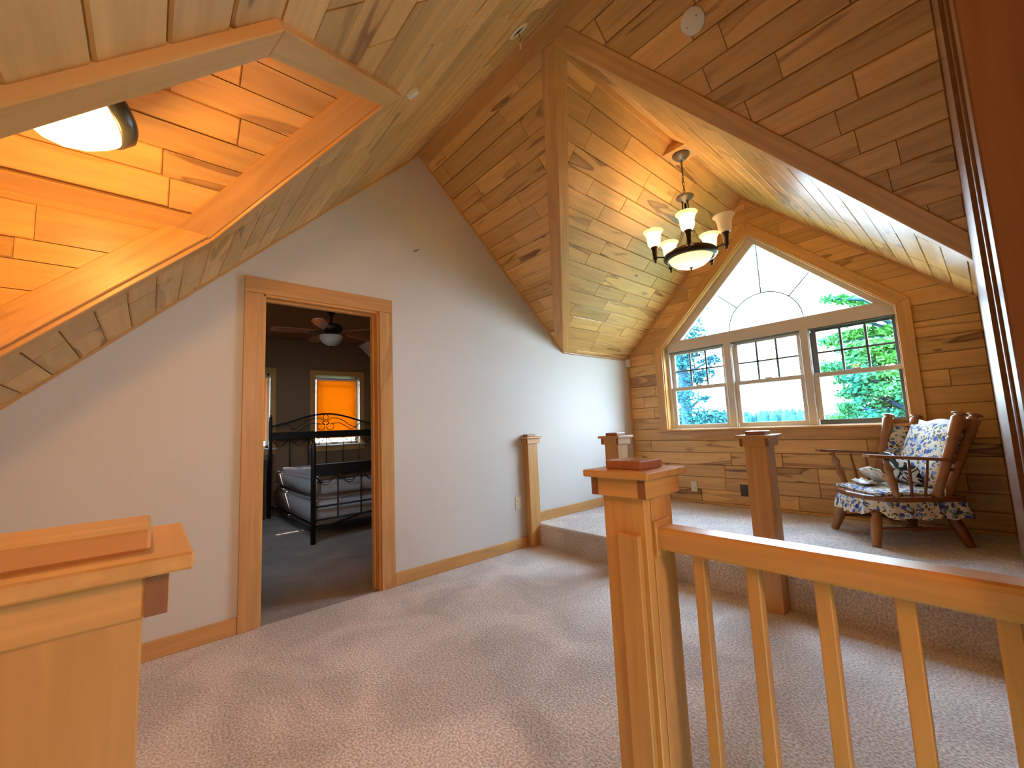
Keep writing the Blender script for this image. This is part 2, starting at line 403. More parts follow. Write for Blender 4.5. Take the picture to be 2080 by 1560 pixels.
def shell(name, polys, nrm, th, mat):
    """backing: world polygons extruded away from the room (opposite to nrm)"""
    vs, fs = [], []; d = -V(nrm).normalized() * th
    for p in polys:
        k = len(vs); n = len(p); p = [V(q) for q in p]
        nn = sum(((p[i] - p[0]).cross(p[(i + 1) % n] - p[0]) for i in range(1, n - 1)), V())
        if nn.dot(V(nrm)) < 0: p = p[::-1]
        vs += p + [q + d for q in p]
        fs.append(tuple(range(k, k + n))); fs.append(tuple(range(k + 2 * n - 1, k + n - 1, -1)))
        for i in range(n):
            j = (i + 1) % n; fs.append((k + i, k + n + i, k + n + j, k + j))
    return struct(meshobj(name, vs, fs, mat))

# ------------------------------------------------------------------ floors
def floorobj(name, rects, mat, label):
    vs, fs = [], []
    bm = bmesh.new()
    for lo, hi in rects: addbox(bm, lo, hi)
    return struct(bmobj(name, bm, mat), label)
floorobj('floor', [((-1.3, .60, -.25), (XS + .02, D, 0)), ((.93, YR - .1, -.25), (XS + .02, .60, 0)), ((-1.3, -2.3, -.25), (-.0, .60, 0)), ((0, -2.3, -1.75), (.93, -1.2, -.9))], CARPET, 'beige cut pile carpet of the landing')
bm = bmesh.new()
prof = [(XS, -.1), (XS, ZP - .035), (XS - .004, ZP - .012), (XS + .010, ZP + .001), (XS + .03, ZP), (XF + .02, ZP), (XF + .02, -.1)]
ra = [bm.verts.new((x, YR - .1, z)) for x, z in prof]; rb = [bm.verts.new((x, D, z)) for x, z in prof]
for i in range(len(prof)): bm.faces.new((ra[i], ra[(i + 1) % len(prof)], rb[(i + 1) % len(prof)], rb[i]))
bm.faces.new(ra); bm.faces.new(rb)
struct(bmobj('floor', bm, CARPET), 'raised carpeted platform one step up under the gable window')
st = empty('carpeted_stairs', (.465, .6, -.19)); tag(st, 'beige carpeted stairs descending between the two newel posts', 'stairs'); 
for k in range(6):
    box('tread', (-.46, -.26 * (k + 1) - .02, -.19 * k - .22), (.46, -.26 * k - .002, -.19 * k), CARPET, st, bev=.012)
    box('riser', (-.46, -.26 * (k + 1) - .03, -.19 * (k + 1) - .02), (.46, -.26 * (k + 1) + .0, -.19 * k - .03), CARPET, st)
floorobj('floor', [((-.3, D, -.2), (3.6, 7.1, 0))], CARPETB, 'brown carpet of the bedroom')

# ------------------------------------------------------------------ white gable wall with the door opening (front face y = D)
DX0, DX1, DH = .520, 1.283, 2.03
def gable(y0, y1):
    polys = []
    top = lambda x: zl(x) if x < RX else (zr(x) if x < VX2 else ZE)
    segs = [(-1.3, DX0, 0), (DX0, DX1, DH), (DX1, RX, 0), (RX, VX2, 0), (VX2, XF + .15, 0)]
    for a, b, z0 in segs:
        polys.append([(a, y0, z0), (b, y0, z0), (b, y0, top(b) + .03), (a, y0, top(a) + .03)])
    return polys
shell('wall_left', gable(D, D + .12), (0, -1, 0), .12, WALL)['label'] = 'cream painted gable wall with the bedroom doorway'
# window wall backing
yo0, yo1, zo0, zoS, zoA = .433, 2.50, .993, 1.965, 2.985   # rough opening pentagon, apex at y=1.465
pl_ = []
ya = 1.465
def zt(y): return DZ - DS * abs(y - DY) + .03
for a, b in ((yo1, D + .05), (YR - .1, yo0)):
    pl_.append([(XF, a, 0), (XF, b, 0), (XF, b, zt(b)), (XF, a, zt(a))])
pl_.append([(XF, yo0, 0), (XF, yo1, 0), (XF, yo1, zo0), (XF, yo0, zo0)])
pl_.append([(XF, yo0, zoS), (XF, ya, zoA), (XF, DY, zt(DY)), (XF, yo0, zt(yo0))])
pl_.append([(XF, ya, zoA), (XF, yo1, zoS), (XF, yo1, zt(yo1)), (XF, DY, zt(DY))])
wr = shell('wall_right', pl_, (-1, 0, 0), .16, BACK); wr['label'] = 'horizontal plank wall around the gable window'
# right hand wall (seen edge on) and the door jamb next to the camera
bm = bmesh.new(); addbox(bm, (1.185, YR - .13, -.2), (XF + .15, YR, 3.6)); struct(bmobj('wall_front', bm, UNLITW), 'wall at the right end of the landing')

# ------------------------------------------------------------------ ceilings (backing shells)
YB = -2.3
c0 = [[PL(RX, YB), PL(RX, D + .1), PL(B_.x, D + .1), PL(B_.x, YB)],
      [PL(B_.x, YB), PL(B_.x, B_.y), PL(A_.x, A_.y), PL(A_.x, YB)],
      [PL(B_.x, B_.y), PL(B_.x, D + .1), PL(CC.x, D + .1), PL(CC.x, CC.y)],
      [PL(A_.x, YB), PL(A_.x, A_.y), PL(-1.3, A_.y), PL(-1.3, YB)],
      [PL(CC.x, CC.y), PL(CC.x, D + .1), PL(-1.3, D + .1), PL(-1.3, CC.y)]]
ceL = shell('ceiling', c0, NL, .06, BACK); ceL['label'] = 'left ceiling slope of short maple planks'
c1 = [[PR(RX, YB), PR(RX, D + .1), PR(VX, D + .1), PR(VX, YB)],
      [PR(VX, DY), PR(VX, D + .1), PR(VX2, D + .1), PR(VX2, D)],
      [PR(VX, YB), PR(VX, DY), PR(VX2, DY * 2 - D), PR(VX2, YB)], [PR(VX2, YB), PR(VX2, YR-.04), PR(4.6, YR-.04), PR(4.6, YB)]]
ceR = shell('ceiling', c1, NR, .06, BACK); ceR['label'] = 'right ceiling slope of maple planks'
c2 = [[PD(VX, DY), PD(XF + .1, DY), PD(XF + .1, D + .1), PD(VX2 + .1, D + .1), PD(VX2, D)]]
ceA = shell('ceiling', c2, NDl, .06, BACK); ceA['label'] = 'left slope of the window dormer ceiling'
yr2 = DY * 2 - D
c3 = [[PD(VX, DY), PD(VX2, yr2), PD(VX2, yr2 - .1), PD(XF + .1, yr2 - .1), PD(XF + .1, DY)]]
ceB = shell('ceiling', c3, NDr, .06, BACK); ceB['label'] = 'right slope of the window dormer ceiling'
# stair dormer
XE = -1.35
def S2(x, y): return V((x, y, B_.z - (B_.z - CC.z) / (CC.y - B_.y) * abs(y - B_.y)))
NSl = V((0, -(B_.z - CC.z), -(CC.y - B_.y))).normalized(); NSr = V((0, (B_.z - A_.z), -(B_.y - A_.y))).normalized()
def S3(x, y): return V((x, y, B_.z - (B_.z - A_.z) / (B_.y - A_.y) * abs(y - B_.y)))
ceC = shell('ceiling', [[S2(B_.x, B_.y), S2(CC.x, CC.y), S2(XE, CC.y), S2(XE, B_.y)]], NSl, .05, BACK); ceC['label'] = 'far slope of the small lamp lit dormer ceiling'
ceD = shell('ceiling', [[S3(B_.x, B_.y), S3(A_.x, A_.y), S3(XE, A_.y), S3(XE, B_.y)]], NSr, .05, PLANK); ceD['label'] = 'near slope of the small lamp lit dormer ceiling'
xk = -1.3
wc = shell('wall_dormer', [[PL(CC.x, CC.y), V((XE, CC.y, zl(XE))), V((XE, CC.y, CC.z))]], (0, -1, 0), .05, BACK); wc['label'] = 'planked cheek wall of the small dormer'
wd = shell('wall_dormer', [[PL(A_.x, A_.y), V((XE, A_.y, zl(XE))), V((XE, A_.y, A_.z))]], (0, 1, 0), .05, PLANK)
shell('wall_dormer', [[(XE, A_.y - .1, 0), (XE, CC.y + .1, 0), (XE, CC.y + .1, 2.1), (XE, B_.y, 2.62), (XE, A_.y - .1, 2.1)]], (1, 0, 0), .1, PLANK)
shell('wall_knee', [[(-1.28, YB, -.2), (-1.28, D + .1, -.2), (-1.28, D + .1, .62), (-1.28, YB, .62)]], (1, 0, 0), .1, WALL)
shell('wall_back', [[(-1.3, YB, -1.8), (4.6, YB, -1.8), (4.6, YB, 1.6), (-1.3, YB, 1.6)], [(-1.3, YB, 2.1), (4.6, YB, 2.1), (4.6, YB, 3.6), (-1.3, YB, 3.6)],
      [(-1.3, YB, 1.6), (-.05, YB, 1.6), (-.05, YB, 2.1), (-1.3, YB, 2.1)], [(.65, YB, 1.6), (4.6, YB, 1.6), (4.6, YB, 2.1), (.65, YB, 2.1)]], (0, 1, 0), .1, WALL)
plainwindow('window_4', (.3, YB), .35, 1.6, 2.1, 'y', 'unseen window added behind the viewpoint for fill light')  # window added out of view to let in soft fill
portal((.3, YB - .12, 1.85), (0, 1, 0), .7, .5)

# ------------------------------------------------------------------ planks
def lslope():
    F = frame(PL(0, 0), (0, 1, 0), NL)            # v along N x U
    s = (NL.cross(V((0, 1, 0)))); k = 1 / abs(s.x); sg = 1 if s.x > 0 else -1
    xs = [-.0085 + .0925 * i for i in range(-9, 18)]
    rows = []
    for a in xs:
        b = min(a + .0925, 1.632)
        r = sorted((sg * a * k, sg * b * k)); rows.append(tuple(r))
    def reg(v0, v1):
        x = (v0 + v1) / 2 * sg / k; out = []
        if x > B_.x + .02: return [(-.06, D, [])]
        if x > A_.x:
            m1 = (B_.y - A_.y) / (B_.x - A_.x); m2 = (CC.y - B_.y) / (CC.x - B_.x)
            # y <= A.y + m1*(x-A.x)
            f = sg / k
            out.append((-.06, B_.y, [(1, -m1 * f, A_.y - m1 * A_.x)]))
            out.append((B_.y, D, [(-1, m2 * f, -(B_.y - m2 * B_.x))]))
        else: out = [(-.06, A_.y, []), (CC.y, D, [])]
        return out
    planks(ceL, PL(0, 0), (0, 1, 0), NL, rows, reg, seed=3)
lslope()
def rslope():
    s = (NR.cross(V((0, 1, 0)))); k = 1 / abs(s.x); sg = 1 if s.x > 0 else -1
    O = PR(0, 0); xs = [2.1855 + .0972 * i for i in range(-5, 16)]
    rows = [tuple(sorted((sg * max(a, 1.70) * k, sg * (a + .0972) * k))) for a in xs]
    f = sg / k; m = (D - DY) / (VX2 - VX)
    def reg(v0, v1):
        x = (v0 + v1) / 2 * f
        if x < VX: return [(YR, D, [])]
        out = [(DY, D, [(-1, m * f, -(DY - m * VX))])]
        out.append((YR, DY, [(1, m * f, DY + m * VX)]))
        return out
    planks(ceR, O, (0, 1, 0), NR, rows, reg, seed=5)
rslope()
def dormer(sign, parent, nrm, seed):
    U = V((1, 0, 0)); s = V(nrm).cross(U); k = 1 / abs(s.y); sg = 1 if s.y > 0 else -1
    O = PD(0, DY); m = (VX2 - VX) / (D - DY)
    rows = []
    for i in range(-1, 16):
        a = .110 + .0912 * i; b = a + .0912
        a, b = max(a, .012), min(b, D - DY - .002)
        if b - a < .01: continue
        rows.append(tuple(sorted((sg * sign * a * k, sg * sign * b * k))))
    f = sg * sign / k
    def reg(v0, v1): return [(VX, XF, [(-1, m * f, -VX)])]
    planks(parent, O, U, nrm, rows, reg, seed=seed, lmin=.4, lmax=1.15)
dormer(1, ceA, NDl, 11); dormer(-1, ceB, NDr, 12)
def winwall():
    U = V((0, -1, 0)); nrm = V((-1, 0, 0)); s = nrm.cross(U)      # v axis
    sg = 1 if s.z > 0 else -1
    rows = []
    z = .353 - .1315 * 2
    while z < DZ:
        a, b = max(z, ZP), z + .1315
        if b > ZP + .02: rows.append(tuple(sorted((sg * a, sg * b))))
        z += .1315
    def reg(v0, v1):
        zc = (v0 + v1) / 2 * sg
        # roof limits: z <= DZ - DS*|y-DY|, with u=-y, z = v*sg
        roof = [(-DS, sg, DZ - DS * -DY * -1)]
        hp = [(-DS, sg, DZ + DS * DY - 0), (DS, sg, DZ - DS * DY)]
        # y>DY side: z + DS*y <= DZ + DS*DY -> u=-y: z - DS*u <= ...
        hpA = (-DS, sg, DZ + DS * DY); hpB = (DS, sg, DZ - DS * DY)
        if zc < zo0 or zc > zoA: return [(-D, -YR, [hpA, hpB])]
        if zc < zoS: return [(-D, -yo1, [hpA, hpB]), (-yo0, -YR, [hpA, hpB])]
        mL = (zoA - zoS) / (yo1 - ya); mR = (zoA - zoS) / (ya - yo0)
        # outside left: z >= zoS + mL*(yo1-y) = c + mL*u
        return [(-D, -ya, [hpA, hpB, (mL, -sg, -(zoS + mL * yo1))]), (-ya, -YR, [hpA, hpB, (-mR, -sg, -(zoS - mR * yo0))])]
    planks(wr, V((XF, 0, 0)), U, nrm, rows, reg, seed=21, lmin=.35, lmax=1.3)
winwall()
def stairdormer():
    U = V((1, 0, 0)); s = NSl.cross(U); k = 1 / abs(s.y); sg = 1 if s.y > 0 else -1
    ys = [1.64, 1.70, 1.76, 1.797, 1.889, 1.96, 2.02, 2.10, 2.155]
    ys = [1.558, 1.60, 1.675, 1.75, 1.825, 1.895, 1.968, 2.055]
    rows = [tuple(sorted((sg * a * k, sg * b * k))) for a, b in zip(ys, ys[1:])]
    O = S2(0, 0) if False else V((0, 0, B_.z + (B_.z - CC.z) / (CC.y - B_.y) * B_.y))
    m = (CC.x - B_.x) / (CC.y - B_.y); f = sg / k
    planks(ceC, O, U, NSl, rows, lambda a, b: [(XE, B_.x, [(1, -m * f, B_.x - m * B_.y)])], seed=33, lmin=.35, lmax=.8)
    # cheek
    U = V((1, 0, 0)); nrm = V((0, -1, 0)); s = nrm.cross(U); sg = 1 if s.z > 0 else -1
    zs = [1.957, 1.825, 1.749, 1.645, 1.519, 1.39, 1.26, 1.13, 1.0]
    rows = [tuple(sorted((sg * a, sg * b))) for a, b in zip(zs, zs[1:])]
    # x <= RX + (z-RZ)/SL
    planks(wc, V((0, CC.y, 0)), U, nrm, rows, lambda a, b: [(XE, CC.x, [(1, -sg / SL, RX - RZ / SL)])], seed=35, lmin=.35, lmax=.8)
stairdormer()

# ------------------------------------------------------------------ trim boards
def trim(name, parts, label):
    t = struct(empty(name, (0, 0, 0)), label); return t
tr1 = trim('trim_1', None, 'ridge board and molding of the main ceiling')
prism('ridge_board', [PR(RX, YR), PR(RX, D), PR(1.742, D), PR(1.742, YR)], NR, .022, (0, 1, 0), TRIM, tr1)
prism('ridge_molding', [PL(RX, YR), PL(RX, D), PL(1.632, D), PL(1.632, YR)], NL, .028, (0, 1, 0), TRIM, tr1, ch=.006)
def strip(p, q, side, w, nrm, t, nm, parent, mat=TRIM, a0=0, a1=0):
    p, q = V(p), V(q); d = (q - p).normalized(); s = V(side).normalized() * w
    return prism(nm, [p, q, q + s + d * a1, p + s + d * a0], nrm, t, d, mat, parent)
tr2 = trim('trim_2', None, 'valley boards around the window dormer opening')
v1, v2, v3 = PR(VX, DY), PR(VX2, D), PR(VX2, yr2)
dA = (v2 - v1).normalized(); dB = (v3 - v1).normalized()
sA = NR.cross(dA); sA = sA if sA.y > 0 else -sA
sB = NR.cross(dB); sB = sB if sB.y < 0 else -sB
W1 = .088
# cut at the ridge board (x=1.742)
def valley(d, s, end, nm):
    k0 = (1.742 - v1.x - s.x * W1) / d.x
    e1 = ((D if end.y > DY else YR) - v1.y - s.y * W1) / d.y
    prism(nm, [v1 - s * .0124, end - s * .0124, v1 + s * W1 + d * e1, v1 + s * W1 + d * k0], NR, .022, d, TRIM, tr2)
valley(dA, sA, v2, 'valley_board'); valley(dB, sB, v3 + dB * -.02, 'valley_board')
# matching boards on the dormer side
for sgn, nn, end in ((1, NDl, v2), (-1, NDr, v3)):
    d = (end - v1).normalized(); s = nn.cross(d); s = s if s.x > 0 else -s
    kk = (DY + sgn * .004 - (v1 + s * .075).y) / d.y
    ke = (end.y - (v1 + s * .075).y) / d.y
    prism('valley_board', [v1 - s * .0124, end - s * .0124, v1 + s * .075 + d * ke, v1 + s * .075 + d * kk], nn, .022, d, TRIM, tr2)
prism('ridge_board', [PD(VX + .1, DY + .001), PD(XF, DY + .001), PD(XF, DY + .035), PD(VX + .1, DY + .035)], NDl, .018, (1, 0, 0), TRIM, tr2)
tr3 = trim('trim_3', None, 'boards framing the opening of the small lamp lit dormer')
def off2(pts, w_):
    """mitred outward offset in (s,y) coords; s = slope length"""
    out = []
    for i in range(len(pts)):
        def nrm_(a, b):
            dx, dy = b[0] - a[0], b[1] - a[1]; l = math.hypot(dx, dy); return (-dy / l, dx / l)
        if i == 0: n = nrm_(pts[0], pts[1]); out.append((pts[0][0] + n[0] * w_, pts[0][1] + n[1] * w_)); continue
        if i == len(pts) - 1: n = nrm_(pts[-2], pts[-1]); out.append((pts[-1][0] + n[0] * w_, pts[-1][1] + n[1] * w_)); continue
        a, b = nrm_(pts[i - 1], pts[i]), nrm_(pts[i], pts[i + 1]); k = w_ / (1 + a[0] * b[0] + a[1] * b[1])
        out.append((pts[i][0] + (a[0] + b[0]) * k, pts[i][1] + (a[1] + b[1]) * k))
    return out
kL = math.sqrt(1 + SL * SL)
pts = [(-1.0 * kL, CC.y), (CC.x * kL, CC.y), (B_.x * kL, B_.y), (A_.x * kL, A_.y), (-1.0 * kL, A_.y)]
o1 = off2(pts, .077)
if o1[1][0] < pts[1][0] or o1[2][0] < pts[2][0]: o1 = off2(pts, -.077)
for i in range(4):
    q = [pts[i], pts[i + 1], o1[i + 1], o1[i]]
    P3 = [PL(s / kL, y) for s, y in q]
    prism('opening_board', P3, NL, .038, P3[1] - P3[0], TRIM, tr3)
# dormer side boards along the opening
d = (CC - B_).normalized(); s = NSl.cross(d); s = s if s.x < 0 else -s
kk = (B_.y + .003 - (B_ + s * .085).y) / d.y; ke = (CC.y - (B_ + s * .085).y) / d.y
prism('opening_board', [B_ - s * .02, CC - s * .02, B_ + s * .085 + d * ke, B_ + s * .085 + d * kk], NSl, .02, d, TRIM, tr3)
e = PL(-1.0, CC.y); d = (e - CC).normalized(); s = V((0, -1, 0)).cross(d); s = s if s.x < 0 else -s
ke = (CC.z - (CC + s * .085).z) / d.z
prism('opening_board', [CC - s * .02, e - s * .02, e + s * .085, CC + s * .085 + d * ke], (0, -1, 0), .02, d, TRIM, tr3)
yy = CC.y - .055
prism('cornice_board', [V((XE, CC.y, CC.z)), V((.055, CC.y, CC.z)), S2(.115, yy), S2(XE, yy)], NSl, .018, (1, 0, 0), TRIM, tr3)
prism('cornice_board', [V((XE, CC.y, CC.z)), V((.055, CC.y, CC.z)), V((.02, CC.y, CC.z - .034)), V((XE, CC.y, CC.z - .034))], (0, -1, 0), .018, (1, 0, 0), TRIM, tr3)
# thin moldings where walls meet slopes
tr4 = trim('trim_4', None, 'thin molding where the walls meet the wooden ceilings')
def mold(p, q, dn_, nrm, w_=.024, t=.016): strip(p, q, dn_, w_, nrm, t, 'molding', tr4)
mold((-.9, D, zl(-.9) - .002), (RX, D, RZ - .002), (SL, 0, -1), (0, -1, 0))
mold((RX, D, RZ), (VX2, D, ZE), (-SR, 0, -1), (0, -1, 0))
mold((VX2, D, ZE - .012), (XF, D, ZE - .012), (0, 0, -1), (0, -1, 0), .012)
mold((XF - .014, DY, DZ - .014), (XF - .014, D, ZE - .014), (0, -1, -1), (-1, 0, 0))
mold((XF - .014, DY, DZ - .014), (XF - .014, YR, DZ - DS * (DY - YR) - .014), (0, 1, -1), (-1, 0, 0))
box('corner_molding', (XF - .034, D - .02, ZP), (XF - .014, D, ZE - .02), TRIM, tr4, 'z')

def baseboard(name, x0, x1, z, label):
    o = box(name, (x0, D - .016, z), (x1, D, z + .093), TRIM, None, 'x', .004); struct(o, label)
baseboard('baseboard_left', -1.25, DX0 - .105, 0, 'wooden baseboard left of the bedroom doorway')
baseboard('baseboard_left', DX1 + .105, 2.70, 0, 'wooden baseboard between the doorway and the step')
baseboard('baseboard_left', 2.835, XF, ZP, 'wooden baseboard on the raised platform')

# ------------------------------------------------------------------ bedroom doorway
d1 = struct(empty('door_1', (0, 0, 0)), 'wood cased doorway into the dark bedroom')
c0_, c1_ = DX0 + .012, DX1 - .012
prism('side_casing', [(DX0 - .105, D, 0), (DX0 - .002, D, 0), (DX0 - .002, D, DH + .0), (DX0 - .105, D, DH + .0)], (0, -1, 0), .02, (0, 0, 1), TRIMK, d1)
prism('side_casing', [(DX1 + .002, D, 0), (DX1 + .105, D, 0), (DX1 + .105, D, DH), (DX1 + .002, D, DH)], (0, -1, 0), .02, (0, 0, 1), TRIMK, d1)
prism('head_casing', [(DX0 - .105, D, DH + .001), (DX1 + .105, D, DH + .001), (DX1 + .105, D, DH + .103), (DX0 - .105, D, DH + .103)], (0, -1, 0), .02, (1, 0, 0), TRIMK, d1)
box('jamb', (DX0 - .002, D - .006, 0), (DX0 + .014, D + .126, DH), TRIM, d1, 'z')
box('jamb', (DX1 - .014, D - .006, 0), (DX1 + .002, D + .126, DH), TRIM, d1, 'z')
box('jamb', (DX0, D - .006, DH - .014), (DX1, D + .126, DH + .002), TRIM, d1, 'x')
box('door_stop', (DX0 + .014, D + .05, 0), (DX0 + .026, D + .09, DH - .014), TRIM, d1, 'z')
box('door_stop', (DX1 - .026, D + .05, 0), (DX1 - .014, D + .09, DH - .014), TRIM, d1, 'z')
box('door_stop', (DX0 + .02, D + .05, DH - .026), (DX1 - .02, D + .09, DH - .014), TRIM, d1, 'x')
for z, nm in ((.93, 'strike_plate'), (.17, 'hinge'), (1.80, 'hinge')):
    box(nm, (DX0 + .012, D + .095, z - .045), (DX0 + .0165, D + .122, z + .045), BRASS, d1, 'z', .001)
# wood door beside the camera, its colour darkened to look unlit
dd = struct(empty('door_2', (0, 0, 0)), 'dark red-brown wooden door frame at the right edge beside the camera')
box('casing', (.93, -.16, 0), (1.10, -.028, 3.2), UNLITW, dd, 'z', .003)
box('casing', (1.10, -.15, 0), (1.185, -.0231, 3.2), UNLITW, dd, 'z', .002)
box('jamb', (.95, -.30, -.2), (1.02, -.161, 3.4), UNLITW, dd, 'z', .004)
box('door_leaf', (.97, -1.12, .01), (1.01, -.302, 3.4), UNLITW, dd, 'z', .003)
box('jamb', (.95, -1.30, -.2), (1.02, -1.122, 3.4), UNLITW, dd, 'z', .004)
shell('wall_front', [[(1.03, -2.3, -.2), (1.03, -.17, -.2), (1.03, -.17, 3.5), (1.03, -2.3, 3.5)]], (-1, 0, 0), .06, WALL)['label'] = 'wall behind the dark wooden door frame'

# ------------------------------------------------------------------ gable window
w1 = struct(empty('window_1', (0, 0, 0)), 'large gable window of three sashes under a triangular transom')
inn = [(yo1, zo0), (yo1, zoS), (ya, zoA), (yo0, zoS), (yo0, zo0)]
def mitre(pts, w_):
    o = off2(pts, w_)
    return o
oo = mitre(inn, .092)
if oo[2][1] < zoA: oo = mitre(inn, -.092)
for i in range(4):
    q = [inn[i], inn[i + 1], oo[i + 1], oo[i]]
    if i in (0, 3):
        q = [(y, max(z, zo0 + .012)) for y, z in q]
    P3 = [V((XF - .012, y, z)) for y, z in q]
    prism('casing', P3, (-1, 0, 0), .022, P3[1] - P3[0], TRIM, w1)
box('stool', (XF - .075, yo0 - .11, zo0 - .012), (XF + .10, yo1 + .11, zo0 + .010), TRIM, w1, 'y', .004)
box('apron', (XF - .036, yo0 - .092, zo0 - .095), (XF - .013, yo1 + .092, zo0 - .013), TRIMK, w1, 'y', .003)
XG = XF + .076
# jamb liners (reveals)
for i in range(4):
    p, q = inn[i], inn[i + 1]
    a, b = V((XF - .014, p[0], p[1])), V((XF - .014, q[0], q[1])); cen = V((XF, ya, 1.9))
    n = (b - a).cross(V((1, 0, 0))).normalized(); n = n if n.dot(cen - a) > 0 else -n
    prism('jamb_liner', [a, b, b + V((.17, 0, 0)), a + V((.17, 0, 0))], n, .010, b - a, TRIM if i in (0, 1) else TRIM, w1)
# frame of the sashes: mullions, head rail, sill
FX0, FX1 = XF + .051, XF + .136
zt0 = 2.032
box('sill', (FX0 - .01, yo0 + .01, zo0), (FX1, yo1 - .01, 1.012), VINYL, w1, 'y', .002)
box('transom_rail', (FX0, yo0 + .01, 1.905), (FX1, yo1 - .01, 2.005), VINYL, w1, 'y', .002)
for a, b in ((1.058, 1.130), (1.745, 1.84)): pass
units = [(1.868, 2.408), (1.168, 1.705), (.477, 1.010)]       # daylight openings y0,y1
for a, b in ((1.062, 1.125), (1.757, 1.826)): box('mullion', (FX0 - .008, a, 1.0), (FX1, b, 1.92), VINYL, w1, 'z', .002)
box('side_jamb', (FX0, 2.452, 1.0), (FX1, yo1 - .006, 1.95), VINYL, w1, 'z', .002)
box('side_jamb', (FX0, yo0 + .006, 1.0), (FX1, .448, 1.95), VINYL, w1, 'z', .002)
for (a, b), dark in zip(units, (0, 0, 1)):
    M1 = DARKF if dark else VINYL
    up = [(a + .012, 1.485), (b - .008, 1.865)]
    # upper sash (outer track)
    xs0, xs1 = XG + .02, XG + .045
    z0, z1 = 1.475, 1.872
    fr = 'sash_upper'
    u = struct_part = empty(fr, (XG, (a + b) / 2, z0)); u.parent = w1; u.matrix_basis = WM[u.name]
    def bx(nm, y0, y1, za, zb, x0, x1, mt, par, g='y'): return box(nm, (x0 - XG, y0 - (a + b) / 2, za - z0), (x1 - XG, y1 - (a + b) / 2, zb - z0), mt, par, g, .0015)
    bx('rail', a - .04, b + .04, z1, z1 + .036, xs0, xs1, M1, u); bx('rail', a - .04, b + .04, z0 - .03, z0 + .012, xs0, xs1, M1, u)
    bx('stile', b, b + .045, z0, z1, xs0, xs1, M1, u, 'z'); bx('stile', a - .045, a, z0, z1, xs0, xs1, M1, u, 'z')
    for k in (1, 2): bx('muntin', a + (b - a) * k / 3 - .0095, a + (b - a) * k / 3 + .0095, z0, z1, xs0 + .006, xs1 - .004, DARKF, u, 'z')
    bx('muntin', a, b, 1.6655, 1.6835, xs0 + .006, xs1 - .004, DARKF, u)
    bx('pane', a, b, z0, z1, xs0 + .012, xs0 + .015, GLASS, u)
    l = empty('sash_lower', (XG, (a + b) / 2, 1.012)); l.parent = w1; l.matrix_basis = WM[l.name]
    def bl(nm, y0, y1, za, zb, x0, x1, mt, g='y'): return box(nm, (x0 - XG, y0 - (a + b) / 2, za - 1.012), (x1 - XG, y1 - (a + b) / 2, zb - 1.012), mt, l, g, .0015)
    xl0, xl1 = XG - .012, XG + .016
    bl('rail', a - .045, b + .04, 1.447, 1.487, xl0, xl1, VINYL); bl('rail', a - .045, b + .04, 1.012, 1.055, xl0, xl1, M1)
    bl('stile', b + .004, b + .046, 1.055, 1.447, xl0, xl1, VINYL, 'z'); bl('stile', a - .048, a - .004, 1.055, 1.447, xl0, xl1, M1 if dark else VINYL, 'z')
    bl('sash_lock', (a + b) / 2 - .035, (a + b) / 2 + .025, 1.487, 1.498, xl0, xl1 + .004, VINYL)
    bl('pane', a - .004, b + .004, 1.055, 1.447, XG, XG + .003, GLASS)
    # jamb track of the unit
    box('track', (FX0 + .002, b + .046, 1.012), (FX1, b + .053, 1.905), VINYL, w1, 'z', .001)
    box('track', (FX0 + .002, a - .058, 1.012), (FX1, a - .048, 1.905), VINYL, w1, 'z', .001)
    box('head_track', (FX0 + .002, a - .05, 1.893), (FX1, b + .05, 1.906), DARKF, w1, 'y', .001)
# triangular transom
ti = [(2.300, 2.033), (1.438, 2.885), (.578, 2.033)]
to = [(2.47, 1.99), (1.455, 2.985), (.445, 1.97)]
for i in range(2):
    P3 = [V((FX1 - .03, y, z)) for y, z in (ti[i], ti[i + 1], to[i + 1], to[i])]
    prism('transom_frame', P3, (-1, 0, 0), .05, P3[1] - P3[0], VINYL, w1)
prism('transom_frame', [V((FX1 - .03, y, z)) for y, z in (to[0], ti[0], ti[2], to[2])], (-1, 0, 0), .05, (0, 1, 0), VINYL, w1)
prism('pane', [V((FX1 - .012, y, z)) for y, z in ti], (-1, 0, 0), .003, (0, 1, 0), GLASS, w1, ch=0)
arc = [(FX1 - .02, 1.433 + .34 * math.cos(a), 2.033 + .34 * math.sin(a)) for a in [PI * k / 24 for k in range(25)]]
tube('grille_arc', arc, .0068, DARKF, w1, 6)
def ray_(a, r1):
    tube('grille_ray', [(FX1 - .02, 1.433 + .34 * math.cos(a), 2.033 + .34 * math.sin(a)), (FX1 - .02, 1.433 + r1 * math.cos(a), 2.033 + r1 * math.sin(a))], .0068, DARKF, w1, 6)
ray_(PI / 2, .85); ray_(PI * .25, .60); ray_(PI * .75, .60)

